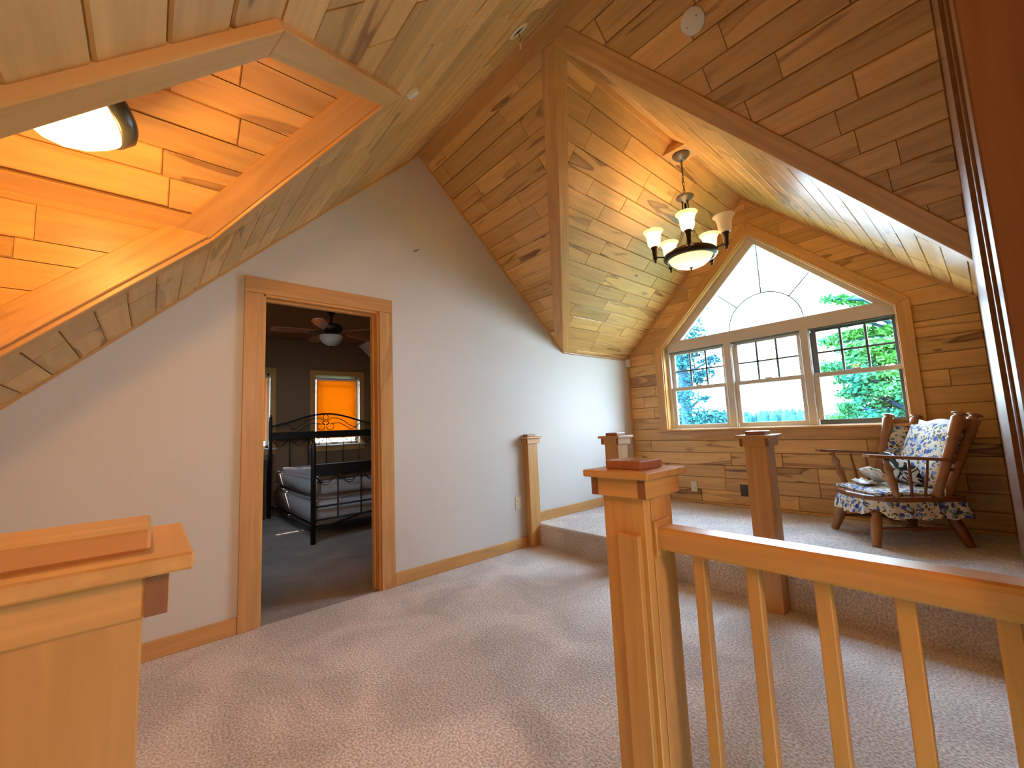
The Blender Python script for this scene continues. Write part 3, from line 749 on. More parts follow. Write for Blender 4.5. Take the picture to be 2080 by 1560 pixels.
# ------------------------------------------------------------------ newel posts
def newel(x0, x1, y0, y1, zt_, label, half=False, z0=0., extra=None, s=.018, lap='x', ov=.036):
    cx, cy = (x0 + x1) / 2, (y0 + y1) / 2
    o = empty('newel_post', (cx, cy, z0))
    def b(nm, a, c, mat, g='z', bev=.002): return box(nm, (a[0] - cx, a[1] - cy, a[2] - z0), (c[0] - cx, c[1] - cy, c[2] - z0), mat, o, g, bev)
    b('shaft', (x0, y0, z0), (x1, y1, zt_ - .018), TRIM)
    yb = y1 if half else y1 + ov
    b('cap_plate', (x0 - ov, y0 - ov, zt_ - .018), (x1 + ov, yb, zt_), TRIM, 'y', .0025)
    b('cap_block', (x0 + .008, y0 + .008, zt_), ((x1 + .004 if lap == 'y' else x1 - .008), (y1 if half else y1 - .008), zt_ + .023), TRIM if lap == 'y' else CAPW, 'x', .003)
    zs = zt_ - .066
    if lap == 'y':
        b('collar_board', (x0 - s, y0 - .010, zs), (x0, y1 + .01, zt_ - .018), TRIM, 'y'); b('collar_board', (x1, y0 - .010, zs), (x1 + s, y1 + .010, zt_ - .018), TRIM, 'y')
        b('collar_board', (x0, y0 - .008, zs), (x1, y0, zt_ - .018), TRIM, 'x'); b('collar_board', (x0, y1, zs), (x1, y1 + .008, zt_ - .018), TRIM, 'x')
        b('end_grain', (x1 + .001, y0 - .0112, zs + .001), (x1 + s - .001, y0 - .0095, zt_ - .019), ENDG, 'z', 0)
        tag(o, label, 'newel post', 'square maple newel posts'); return o
    b('collar_board', (x0 - s, y0, zs), (x0, y1, zt_ - .018), TRIM, 'y')
    b('collar_board', (x1, y0, zs), (x1 + s, y1, zt_ - .018), TRIM, 'y')
    b('collar_board', (x0 - s, y0 - s, zs), (x1 + s, y0, zt_ - .018), TRIM, 'x')
    if not half: b('collar_board', (x0 - s, y1, zs), (x1 + s, y1 + s, zt_ - .018), TRIM, 'x')
    # end grain tips of the lapping collar boards
    for (ya_, yb_) in (((y0 - s, y0),) if half else ((y0 - s, y0), (y1, y1 + s))):
        b('end_grain', (x0 - s - .0012, ya_ + .001, zs + .001), (x0 - s + .001, yb_, zt_ - .019), ENDG, 'z', 0)
        b('end_grain', (x1 + s - .001, ya_ + .001, zs + .001), (x1 + s + .0012, yb_, zt_ - .019), ENDG, 'z', 0)
    if extra: extra(b)
    tag(o, label, 'newel post', 'square maple newel posts'); return o
def ex_near(b):
    b('face_board', (.956, .586, 0), (1.053, .590, .918), TRIM, 'z', .001)
    b('rail_block', (.912, .603, 0), (.930, .662, .828), TRIM, 'z', .002)
    b('handrail_collar', (.955, .577, .775), (1.025, .586, .86), TRIM, 'x', .002)
newel(.93, 1.053, .59, .713, .985, 'nearest wooden newel post, standing where the handrail starts', extra=ex_near, s=.020)
newel(-.150, .001, .62, .765, .990, 'wooden newel post cut off by the left edge, lit orange by the lamp', s=.021, lap='y', ov=.040)
newel(2.704, 2.829, 2.912, D, 1.015, 'slim half newel post against the cream wall at the step', half=True)
newel(2.704, 2.829, 1.902, 2.025, 1.01, 'newel post half hidden behind the nearest one, before the cream wall')
newel(2.704, 2.829, .881, 1.003, 1.00, 'newel post at the step between the armchair and the nearest post')

# ------------------------------------------------------------------ stair railing
rl = empty('stair_railing', (.99, .28, 0)); tag(rl, 'wooden stair railing with square balusters across the lower right', 'railing')
bm = bmesh.new(); pr = [(-.026, .792), (.026, .792), (.030, .797), (.031, .815), (.0305, .832), (.0285, .841), (.0245, .8455), (-.0245, .8455), (-.0285, .841), (-.0305, .832), (-.031, .815), (-.030, .797)]
# local x runs along world y
ra = [bm.verts.new((-.296, -x, z)) for x, z in pr]; rb = [bm.verts.new((.297, -x, z)) for x, z in pr]
for i in range(len(pr)): bm.faces.new((ra[i], ra[(i + 1) % len(pr)], rb[(i + 1) % len(pr)], rb[i]))
bm.faces.new(ra); bm.faces.new(rb)
bmobj('handrail', bm, RAILW, rl, WM[rl.name] @ Matrix.Rotation(PI / 2, 4, 'Z'))
for y in (.489, .373, .250, .134, .019): box('baluster', (-.013, y - .28 - .013, .05), (.013, y - .28 + .013, .795), TRIM, rl, 'z', .002)
box('bottom_rail', (-.03, -.296, 0), (.03, .297, .05), TRIM, rl, 'y', .003)

# ------------------------------------------------------------------ chandelier
CX_, CY_ = 3.238, 1.46
ch = empty('chandelier', (CX_, CY_, 3.30)); tag(ch, 'bronze chandelier with five frosted bell shades and a glass bowl, hanging before the gable window', 'chandelier')
Z0 = 3.30
bm = bmesh.new(); Rz = Matrix.Rotation(.0, 4, 'Z')
addbox(bm, (-.105, -.105, -.012), (.105, .105, .018), Rz)
bmobj('mounting_block', bm, TRIM, ch, PW(ch))['label'] = 'square wooden mounting block'
bm = bmesh.new(); addbox(bm, (-.095, -.085, .018), (.095, .085, .075), Rz); bmobj('block_filler', bm, TRIM, ch, PW(ch))
lathe('canopy', [(.02, -.062), (.028, -.060), (.034, -.050), (.050, -.044), (.055, -.034), (.066, -.026), (.068, -.012)], PEWTER, ch)
bm = bmesh.new()
zc = -.066; k = 0
def ringpts(c, r1, r2, axis):
    P = []
    for i in range(13):
        a = 2 * PI * i / 12
        P.append(V(c) + (V((r1 * math.cos(a), 0, r2 * math.sin(a))) if axis else V((0, r1 * math.cos(a), r2 * math.sin(a)))))
    return P
while zc > -.35:
    addtube(bm, ringpts((0, 0, zc - .016), .0075, .019, k % 2), .0022, 6); zc -= .031; k += 1
bmobj('chain', bm, BRONZE, ch, PW(ch), True)
tube('cord', [(.004, 0, -.06), (.010, .004, -.15), (-.006, .008, -.25), (.014, 0, -.33), (.002, 0, -.375)], .0022, BRONZE, ch, 6)
lathe('crown_dish', [(.006, -.345), (.010, -.365), (.03, -.375), (.068, -.380), (.070, -.386), (.045, -.400), (.040, -.412), (.018, -.425), (.012, -.44)], PEWTER, ch)
for a in (.3, .3 + 2 * PI / 3, .3 + 4 * PI / 3):
    x, y = .024 * math.cos(a), .024 * math.sin(a)
    tube('stem_rod', [(x, y, -.41), (x, y, -.56), (x * .6, y * .6, -.60)], .0055, BRONZE, ch)
lathe('column', [(.010, -.43), (.010, -.57), (.026, -.585), (.022, -.62), (.009, -.64), (.008, -.90)], BRONZE, ch, seg=16)
for k in range(5):
    a = math.radians(24.3 + 180 + 36 + 72 * k)
    c_, s_ = math.cos(a), math.sin(a)
    tube('scroll', [(r * c_, r * s_, z) for r, z in ((.02, -.60), (.045, -.66), (.075, -.74), (.12, -.81), (.165, -.85), (.18, -.872))], .0045, PEWTER, ch)
# bowl rim and bowl
bm = bmesh.new(); addlathe(bm, [(.165, -.900), (.172, -.912), (.190, -.905), (.203, -.888), (.198, -.862), (.180, -.848), (.166, -.855), (.165, -.900)], None, 40, False)
bmobj('bowl_rim', bm, BRONZE, ch, PW(ch), True)
bm = bmesh.new(); addlathe(bm, [(.166, -.895), (.150, -.925), (.118, -.953), (.075, -.972), (.03, -.980), (.0005, -.981)], None, 36, False)
bmobj('glass_bowl', bm, SHADEG, ch, PW(ch), True)
lathe('finial', [(.001, -1.006), (.006, -1.002), (.008, -.994), (.005, -.988), (.016, -.982), (.018, -.976), (.001, -.972)], BRONZE, ch, seg=14)
ez = -.052
for k in range(5):
    a = math.radians(24.3 + 180 + 72 * k)        # k=0 faces the camera
    x, y = .272 * math.cos(a), .272 * math.sin(a)
    tube('arm', [(.19 * math.cos(a), .19 * math.sin(a), -.878), (.235 * math.cos(a), .235 * math.sin(a), -.872), (x, y, -.868)], .006, BRONZE, ch)
    lathe('lamp_holder', [(.001, -.918), (.008, -.915), (.010, -.905), (.006, -.898), (.012, -.892), (.018, -.875), (.017, -.86), (.020, -.82), (.022, -.80), (.030, -.792), (.028, -.780)], BRONZE, ch, Matrix.Translation((x, y, 0)), 16)
    bm = bmesh.new()
    P = [(.022, 0), (.036, .006), (.046, .024), (.050, .05), (.052, .08), (.058, .105), (.070, .125), (.080, .134), (.078, .136), (.066, .127), (.054, .106), (.048, .08), (.046, .05), (.042, .026), (.033, .010), (.02, .004)]
    addlathe(bm, [(r, z) for r, z in P[:9]], None, 28, False)
    lit = k != 1
    sh = bmobj('lamp_shade', bm, SHADEG if lit else SHADEU, ch, PW(ch) @ Matrix.Translation((x, y, -.785)), True)
    if not lit: sh['label'] = 'unlit bell shade'
    if lit:
        lathe('bulb', [(.001, -.775), (.012, -.77), (.014, -.755), (.024, -.735), (.026, -.715), (.018, -.698), (.001, -.690)], BULB, ch, Matrix.Translation((x, y, 0)), 14)
def point(name, loc, e, col, r=.03):
    l = bpy.data.lights.new(name, 'POINT'); l.energy = e; l.color = col; l.shadow_soft_size = r
    o = bpy.data.objects.new(name, l); C.objects.link(o); o.location = loc; return o
WARM = (1, .60, .26)
for k in (0, 2, 3, 4):
    a = math.radians(24.3 + 180 + 72 * k)
    point('shade_light', (CX_ + .272 * math.cos(a), CY_ + .272 * math.sin(a), Z0 - .725), 12, WARM, .03)
point('bowl_light', (CX_, CY_, Z0 - .89), 5.0, WARM, .03)

# ------------------------------------------------------------------ dormer lamp (swivel dome)
ax = V((-.76, -.08, -.64)).normalized(); lm_pos = V((-.110, 1.56, 2.085)) + ax * .055
lp = empty('dome_lamp', lm_pos); tag(lp, 'glowing glass dome lamp with black base under the small dormer ceiling', 'lamp')
q = ax.to_track_quat('Z', 'Y').to_matrix().to_4x4()
lathe('lamp_base', [(.001, -.06), (.06, -.06), (.09, -.05), (.104, -.035), (.106, .0), (.10, .004)], BLACK, lp, q, 40)
bm = bmesh.new(); addlathe(bm, [(.100, .0), (.100, .035), (.092, .075), (.072, .115), (.044, .142), (.018, .153), (.001, .155)], None, 36, False)
bmobj('glass_dome', bm, SHADEG, lp, PW(lp) @ q, True)
point('dome_bulb', lm_pos + ax * .09, 2.5, (1, .72, .38), .02)
lathe('finial', [(.001, .192), (.010, .189), (.013, .180), (.008, .172), (.018, .165), (.02, .157), (.001, .152)], PEWTER, lp, q, 18)
lathe('bulb', [(.001, .01), (.03, .012), (.055, .035), (.06, .055), (.04, .085), (.001, .10)], BULB, lp, q, 18)
tube('stem', [(.05, .02, .05), (.06, .01, .12), (.02, 0, .455)], .012, BLACK, lp)
point('dome_fill', lm_pos + V((.03, -.06, -.19)), 13, (1, .50, .11), .04)  # extra source added below the glass to carry the lamp's glow

# added lamp out of view behind the camera, warm fill for near posts
hl = empty('fill_lamp', (.35, -1.45, 2.1)); tag(hl, 'unseen lamp added behind the viewpoint for warm fill', 'lamp')
lathe('lamp_base', [(.001, .06), (.13, .06), (.14, .04), (.14, .0), (.13, .0)], BLACK, hl)
bm = bmesh.new(); addlathe(bm, [(.13, 0), (.12, -.04), (.08, -.075), (.001, -.09)], None, 28, False); bmobj('glass_dome', bm, SHADEG, hl, PW(hl), True)
tube('stem', [(0, 0, .05), (0, 0, .20)], .01, BLACK, hl)
point('fill_light', (.35, -1.45, 1.93), 48, (1, .40, .09), .12)

# ------------------------------------------------------------------ little things on the ceilings and walls
def disc(name, p, nrm, prof, mat, label, cat, parent=None):
    q = V(nrm).to_track_quat('Z', 'Y').to_matrix().to_4x4()
    bm = bmesh.new(); addlathe(bm, prof, None, 28)
    o = bmobj(name, bm, mat, parent, Matrix.Translation(V(p)) @ q, True)
    if label: tag(o, label, cat)
    return o, q
dk, q = disc('cover_plate', PR(2.0315, .788) + NR * .014, NR, [(.060, 0), (.060, .004), (.055, .008), (.001, .009)], WHITE, 'round white blank cover plate on the dark right ceiling slope', 'cover plate')
for dx, dy in ((.025, .012), (-.03, -.01)):
    lathe('screw', [(.001, .0105), (.004, .010), (.0045, .0085)], BRASS, dk, Matrix.Translation((dx, dy, 0)), 8)
sd, q = disc('smoke_detector', PL(.850, 1.602) + NL * .014, NL, [(.030, 0), (.030, .016), (.026, .022), (.012, .023), (.001, .023)], WHITE, 'small round white detector beside the small dormer corner', 'detector')
jb = empty('junction_ring', PL(1.419, 1.457) + NL * .014); q = V(NL).to_track_quat('Z', 'Y').to_matrix().to_4x4()
tag(jb, 'open white ceiling box ring with dangling wires near the ridge', 'ceiling box')
lathe('ring', [(.036, 0), (.058, 0), (.058, .006), (.052, .010), (.036, .008), (.036, 0)], IVORY, jb, q, 28, False)
lathe('opening', [(.036, .002), (.001, .002)], BLACK, jb, q, 20)
lathe('bracket', [(.012, .006), (.010, .009), (.001, .010)], PEWTER, jb, q, 10)
tube('wire', [(0, .0, -.004), (.012, -.004, -.05), (.004, -.008, -.085)], .0028, plain('copper wire', (.35, .12, .06), .5), jb)
tube('wire_nut', [(.004, -.008, -.082), (.006, -.008, -.112)], [.006, .004], IVORY, jb)
hk = empty('wall_hook', (1.601, D, 2.595)); tag(hk, 'tiny bent metal hook high on the cream wall', 'hook')
tube('hook', [(.0, 0, 0), (0, -.022, -.004), (.012, -.034, .002), (.022, -.034, .012)], .0035, PEWTER, hk)
tube('screw', [(-.014, 0, .004), (-.018, -.012, .0)], .003, PEWTER, hk)
sn = empty('motion_sensor', (XF - .05, D - .03, 1.865)); tag(sn, 'small white motion sensor in the corner above the half newel wall', 'sensor')
box('body', (-.03, -.022, -.06), (.030, .03, .035), WHITE, sn, 'z', .006)
box('lens', (-.024, -.027, -.045), (.018, -.022, .005), IVORY, sn, 'z', .003)
def outlet(name, loc, nrm, mat, label, dark=False):
    F = frame(loc, V((0, 0, 1)).cross(V(nrm)), nrm); o = bpy.data.objects.new(name, None); o.empty_display_size = .05; link(o, None, F)
    slab('cover', [(-.036, -.058), (.036, -.058), (.036, .058), (-.036, .058)], .006, mat, o, F, .003)
    for z in (-.022, .022):
        slab('socket', [(-.017, z - .014), (.017, z - .014), (.017, z + .014), (-.017, z + .014)], .009, mat, o, F, .002)
        for x in (-.007, .007): slab('slot', [(x - .0022, z - .007), (x + .0022, z - .007), (x + .0022, z + .007), (x - .0022, z + .007)], .0096, BLACK, o, F, 0)
    tag(o, label, 'outlet')
outlet('wall_outlet', V((2.617, D, .407)), (0, -1, 0), IVORY, 'outlet on the cream wall left of the half newel post')
outlet('wall_outlet', V((XF - .014, 2.252, .376)), (-1, 0, 0), IVORY, 'ivory outlet low on the plank wall under the window')
outlet('wall_outlet', V((XF - .014, 1.735, .372)), (-1, 0, 0), plain('brown plastic', (.05, .03, .02), .4), 'dark brown outlet on the plank wall beside the newel post')

# ------------------------------------------------------------------ colonial armchair
ca = empty('wingback_armchair', (4.112, .556, ZP), math.radians(38.2)); tag(ca, 'wooden spindle wing armchair with blue floral cushions and ruffled skirt on the platform', 'armchair')
# local: -x = side nearest the camera, +y = front
out = [(-.285, -.26), (-.30, .10), (-.27, .20), (-.17, .265), (0, .29), (.17, .265), (.27, .20), (.30, .10), (.285, -.26)]
bm = bmesh.new()
n = len(out); t0 = [bm.verts.new((x * .99, y * .99, .300)) for x, y in out]; t1 = [bm.verts.new((x, y, .312)) for x, y in out]; t2 = [bm.verts.new((x, y, .330)) for x, y in out]; t3 = [bm.verts.new((x * .97, y * .97, .336)) for x, y in out]
for A, B in ((t0, t1), (t1, t2), (t2, t3)):
    for i in range(n): bm.faces.new((A[i], A[(i + 1) % n], B[(i + 1) % n], B[i]))
bm.faces.new(t0); bm.faces.new(t3)
bmobj('seat', bm, CHW, ca, PW(ca))
def pad(name, cx, cy, hx, hy, z0, z1, mat, parent, mw=None, nx=14, seed=1, tuft=0):
    bm = bmesh.new(); g = {}
    for i in range(nx + 1):
        for j in range(nx + 1):
            u, v = -1 + 2 * i / nx, -1 + 2 * j / nx
            e = (1 - abs(u) ** 4) * (1 - abs(v) ** 4)
            r = 1 - .04 * (u * u * v * v)
            h = z0 + (z1 - z0) * (.35 + .65 * e ** .5) if 0 < i < nx and 0 < j < nx else z0 + (z1 - z0) * .35
            h += tuft * math.cos(u * 6) * math.cos(v * 6)
            g[i, j] = bm.verts.new((cx + hx * u * r, cy + hy * v * r, h)), bm.verts.new((cx + hx * u * r, cy + hy * v * r, z0 - (z1 - z0) * .25 * e))
    for i in range(nx):
        for j in range(nx):
            for s in (0, 1): bm.faces.new((g[i, j][s], g[i + 1, j][s], g[i + 1, j + 1][s], g[i, j + 1][s]))
    for i in range(nx):
        for a, b in (((i, 0), (i + 1, 0)), ((i, nx), (i + 1, nx)), ((0, i), (0, i + 1)), ((nx, i), (nx, i + 1))):
            bm.faces.new((g[a][0], g[b][0], g[b][1], g[a][1]))
    return bmobj(name, bm, mat, parent, PW(parent) @ (mw or Matrix.Identity(4)), True)
pad('seat_cushion', 0, .01, .262, .225, .338, .372, FLORAL, ca)
# ruffled skirt
bm = bmesh.new(); path = []
for i in range(n):
    a, b = V(out[i]), V(out[(i + 1) % n]); k = max(2, int((b - a).length / .012))
    for s in range(k): path.append(a.lerp(b, s / k))
m = len(path); L1, L2 = [], []
for i, p in enumerate(path):
    nn = V((p.x, p.y)).normalized(); wv = math.sin(i * .95) * .010 + math.sin(i * .37 + 1) * .005
    lift = .045 * math.exp(-((p - V((-.22, .235))).length / .06) ** 2) + .03 * math.exp(-((p - V((.22, .235))).length / .05) ** 2)
    L1.append(bm.verts.new((p.x * 1.0, p.y * 1.0, .300))); q_ = p + nn * (.022 + wv)
    mid = p + nn * (.012 + wv * .5)
    L2.append((bm.verts.new((mid.x, mid.y, .25)), bm.verts.new((q_.x, q_.y, .195 + .006 * math.sin(i * .5) + lift))))
for i in range(m):
    j = (i + 1) % m
    bm.faces.new((L1[i], L1[j], L2[j][0], L2[i][0])); bm.faces.new((L2[i][0], L2[j][0], L2[j][1], L2[i][1]))
bmobj('ruffled_skirt', bm, FLORAL, ca, PW(ca), True)
LEG = [(.018, 0), (.024, .08), (.020, .16), (.027, .20), (.027, .22), (.021, .25), (.030, .30), (.031, .33), (.024, .36), (.031, .42), (.034, .6), (.031, .78), (.026, .9), (.024, 1.0)]
for sx in (-1, 1):
    for sy in (-1, 1):
        turned('leg', (sx * .165, sy * .19, .302), (sx * .250, sy * .272, .002), LEG, CHL if sy > 0 else CHW, ca)
ST = [(.007, 0), (.011, .2), (.013, .42), (.020, .46), (.013, .48), (.021, .5), (.013, .52), (.020, .54), (.013, .58), (.011, .8), (.007, 1)]
for sx in (-1, 1): turned('stretcher', (sx * .222, -.235, .11), (sx * .222, .235, .115), ST, CHW, ca, 10)
turned('stretcher', (-.222, 0, .112), (.222, 0, .112), ST, CHW, ca, 10)
AP = [(.020, 0), (.013, .06), (.013, .12), (.024, .20), (.026, .30), (.016, .36), (.022, .38), (.016, .41), (.017, .45), (.028, .60), (.020, .78), (.024, .8), (.018, .83), (.019, .9), (.016, 1)]
for sx in (-1, 1):
    bm = bmesh.new(); o_ = [(.262, .27), (.275, .30), (.31, .31), (.35, .30), (.365, .27), (.36, .17), (.345, .05), (.34, -.16), (.30, -.17), (.302, .05), (.28, .16)]
    lo = [bm.verts.new((sx * x, y, .566 + (y + .17) * .085)) for x, y in o_]; hi = [bm.verts.new((sx * x, y, .586 + (y + .17) * .085)) for x, y in o_]
    for i in range(len(o_)): bm.faces.new((lo[i], lo[(i + 1) % len(o_)], hi[(i + 1) % len(o_)], hi[i]))
    bm.faces.new(lo); bm.faces.new(hi); bmobj('armrest', bm, CHL if sx < 0 else CHW, ca, PW(ca))  # near arm in the lit tone, far arm in the darker one
    turned('arm_post', (sx * .318, .19, .590), (sx * .285, .135, .334), AP, CHL, ca)
    for ya_, yb_ in ((.06, .045), (-.05, -.03)):
        turned('spindle', (sx * .32, ya_, .580), (sx * .285, yb_, .334), [(.007, 0), (.010, .5), (.008, 1)], CHW, ca, 8)
# back: inner posts lean back, outer wing posts further forward
BP = [(.020, 0), (.022, .25), (.022, .40), (.027, .42), (.020, .44), (.026, .46), (.023, .50), (.024, .66), (.028, .68), (.020, .70), (.027, .72), (.026, .76), (.028, .93), (.024, .95), (.014, .96), (.030, .975), (.031, .985), (.018, 1.0)]
ib, it_ = lambda s: V((s * .245, -.175, .334)), lambda s: V((s * .255, -.405, .868))
ob, ot = lambda s: V((s * .295, -.085, .334)), lambda s: V((s * .335, -.262, .885))
for s in (-1, 1):
    BP2 = [(a * 1.3, b) for a, b in BP]; turned('back_post', ib(s), it_(s), BP2, CHL, ca); turned('wing_post', ob(s), ot(s), BP2, CHL, ca)
    # wing rails
    for f0, f1 in ((.80, .93), (.30, .34)):
        a, b_, c, d_ = [ib(s).lerp(it_(s), f) for f in (f0, f1)] + [ob(s).lerp(ot(s), f) for f in (f0, f1)]
        bm = bmesh.new(); t_ = V((s * .009, .0, 0))
        vs = [bm.verts.new(p + t_ * k) for k in (-1, 1) for p in (a, c, d_, b_)]
        for f in ((0, 1, 2, 3), (4, 5, 6, 7), (0, 1, 5, 4), (1, 2, 6, 5), (2, 3, 7, 6), (3, 0, 4, 7)): bm.faces.new([vs[i] for i in f])
        bmobj('wing_rail', bm, CHL, ca, PW(ca))
# crest rail, scalloped
bm = bmesh.new(); F0, F1, Bk0, Bk1 = [], [], [], []
for i in range(25):
    u = -1 + i / 12; x = u * .245; hgt = .91 + .035 * abs(math.cos(u * PI)) ** 1.2 * (1 if abs(u) < .9 else .4)
    a = ib(1).lerp(it_(1), .80); b_ = ib(1).lerp(it_(1), hgt)
    for L_, p, o_ in ((F0, a, .010), (F1, b_, .010), (Bk0, a, -.010), (Bk1, b_, -.010)): L_.append(bm.verts.new((x, p.y + o_, p.z)))
for i in range(24):
    for A, B in ((F0, F1), (F1, Bk1), (Bk1, Bk0), (Bk0, F0)): bm.faces.new((A[i], A[i + 1], B[i + 1], B[i]))
bmobj('crest_rail', bm, CHW, ca, PW(ca))
for f in (.05, .45):
    p = ib(1).lerp(it_(1), f); tube('back_rail', [(-.24, p.y - .008, p.z), (.24, p.y - .008, p.z)], .012, CHW, ca)
# cushions
p0, p1 = ib(0).lerp(it_(0), .06), ib(0).lerp(it_(0), .86)
dd_ = (p1 - p0).normalized(); Fm = Matrix(((1, 0, 0, 0), (0, dd_.y, -dd_.z, p0.y), (0, dd_.z, dd_.y, p0.z), (0, 0, 0, 1)))
# z of local frame must face the sitter (+y)
Fm = Matrix(((1, 0, 0, 0), (0, dd_.y, dd_.z, p0.y + .012), (0, dd_.z, -dd_.y, p0.z), (0, 0, 0, 1)))
Lc = (p1 - p0).length
pad('back_cushion', 0, Lc / 2, .225, Lc / 2, .012, .062, FLORAL, ca, Fm, tuft=.002)
for s in (-1, 1):
    a0, a1 = ib(s).lerp(it_(s), .36), ib(s).lerp(it_(s), .80); b0 = ob(s).lerp(ot(s), .36)
    yv = (a1 - a0).normalized(); xv = (b0 - a0); w_ = xv.length; xv = (xv - yv * xv.dot(yv)).normalized(); zv = xv.cross(yv)
    if zv.x * s > 0: xv2, o_, = xv, a0; zv = -zv
    o_ = a0 + zv * .006
    Fw = Matrix(((xv.x, yv.x, zv.x, o_.x), (xv.y, yv.y, zv.y, o_.y), (xv.z, yv.z, zv.z, o_.z), (0, 0, 0, 1)))
    pad('wing_cushion', w_ / 2, (a1 - a0).length / 2, w_ / 2 - .012, (a1 - a0).length / 2, .006, .030, FLORAL, ca, Fw, nx=10)
tube('cushion_tie', [(-.235, -.165, .40), (-.262, -.16, .385), (-.275, -.155, .36), (-.268, -.15, .315), (-.28, -.145, .29)], [.006, .010, .004, .004, .003], FLORAL, ca, 6)
# pillow and cloths on the seat
MW = WM[ca.name]
def cloth(name, cx, cy, z, hx, hy, th, mat, rot, label, cat, seed):
    rnd = random.Random(seed); bm = bmesh.new(); g = {}; nx = 16; ph = [rnd.uniform(0, 6) for _ in range(4)]
    for i in range(nx + 1):
        for j in range(nx + 1):
            u, v = -1 + 2 * i / nx, -1 + 2 * j / nx; e = max(0, (1 - u ** 4) * (1 - v ** 4)) ** .5
            wv = .012 * math.sin(u * 5 + ph[0]) * math.cos(v * 4 + ph[1]) + .006 * math.sin(u * 9 + v * 7 + ph[2])
            g[i, j] = (bm.verts.new((hx * u * (1 - .08 * v * v), hy * v * (1 - .08 * u * u), th * e + wv * e)), bm.verts.new((hx * u * (1 - .08 * v * v), hy * v * (1 - .08 * u * u), -th * e + wv * .3 * e)))
    for i in range(nx):
        for j in range(nx):
            for s in (0, 1): bm.faces.new((g[i, j][s], g[i + 1, j][s], g[i + 1, j + 1][s], g[i, j + 1][s]))
    bmesh.ops.remove_doubles(bm, verts=bm.verts, dist=1e-5)
    mw = MW @ Matrix.Translation((cx, cy, z)) @ rot
    return tag(bmobj(name, bm, mat, None, mw, True), label, cat)
cloth('pillow', .02, -.105, .475, .15, .11, .030, BLANKET, Matrix.Rotation(math.radians(64), 4, 'X') @ Matrix.Rotation(.5, 4, 'Z'), 'black and white patterned pillow leaning in the armchair', 'pillow', 4)
cloth('folded_cloth', .05, .06, .442, .13, .08, .018, TOWEL, Matrix.Rotation(math.radians(42), 4, 'X') @ Matrix.Rotation(-.25, 4, 'Z'), 'white printed cloth lying against the patterned pillow in the armchair', 'cloth', 9)
cloth('folded_cloth', .06, .13, .392, .12, .05, .010, WHITE, Matrix.Rotation(-.2, 4, 'Z'), 'plain white cloth end lying flat on the armchair seat', 'cloth', 12)

# ------------------------------------------------------------------ bedroom
BY = 6.90; BZ = 2.60
bx1 = RX + (RZ - BZ) / SR
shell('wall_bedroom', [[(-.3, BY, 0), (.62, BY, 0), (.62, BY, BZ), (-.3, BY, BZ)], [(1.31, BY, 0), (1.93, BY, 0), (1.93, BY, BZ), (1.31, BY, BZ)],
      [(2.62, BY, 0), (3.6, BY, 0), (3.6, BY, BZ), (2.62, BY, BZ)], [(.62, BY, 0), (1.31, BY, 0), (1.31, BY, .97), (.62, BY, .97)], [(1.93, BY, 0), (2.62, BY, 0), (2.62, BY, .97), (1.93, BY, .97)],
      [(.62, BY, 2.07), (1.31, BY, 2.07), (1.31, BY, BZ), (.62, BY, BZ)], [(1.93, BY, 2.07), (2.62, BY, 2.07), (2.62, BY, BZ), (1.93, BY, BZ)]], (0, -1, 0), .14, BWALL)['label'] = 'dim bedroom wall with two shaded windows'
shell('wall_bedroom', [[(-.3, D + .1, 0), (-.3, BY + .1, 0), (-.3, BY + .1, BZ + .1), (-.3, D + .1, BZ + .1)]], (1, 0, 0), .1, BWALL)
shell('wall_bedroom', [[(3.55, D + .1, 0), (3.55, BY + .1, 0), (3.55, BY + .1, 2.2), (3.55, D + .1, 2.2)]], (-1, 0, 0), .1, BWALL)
bc = shell('ceiling', [[(-.35, D + .1, BZ), (bx1 + .02, D + .1, BZ), (bx1 + .02, BY + .1, BZ), (-.35, BY + .1, BZ)]], (0, 0, -1), .1, BACK); bc['label'] = 'flat planked ceiling of the bedroom'
shell('ceiling', [[V((bx1, D + .1, BZ)), V((bx1, BY + .1, BZ)), V((3.65, BY + .1, zr(3.65))), V((3.65, D + .1, zr(3.65)))]], NR, .06, plain('white drywall', (.75, .74, .7), .8))['label'] = 'white sloped drywall of the bedroom'
planks(bc, V((0, 0, BZ)), (0, 1, 0), (0, 0, -1), [(sgn * 0 + a, a + .131) for a in [-(bx1) + .131 * i for i in range(0, 20)]], lambda a, b: [(D + .13, BY, [])], seed=50, lmin=.7, lmax=2.0)
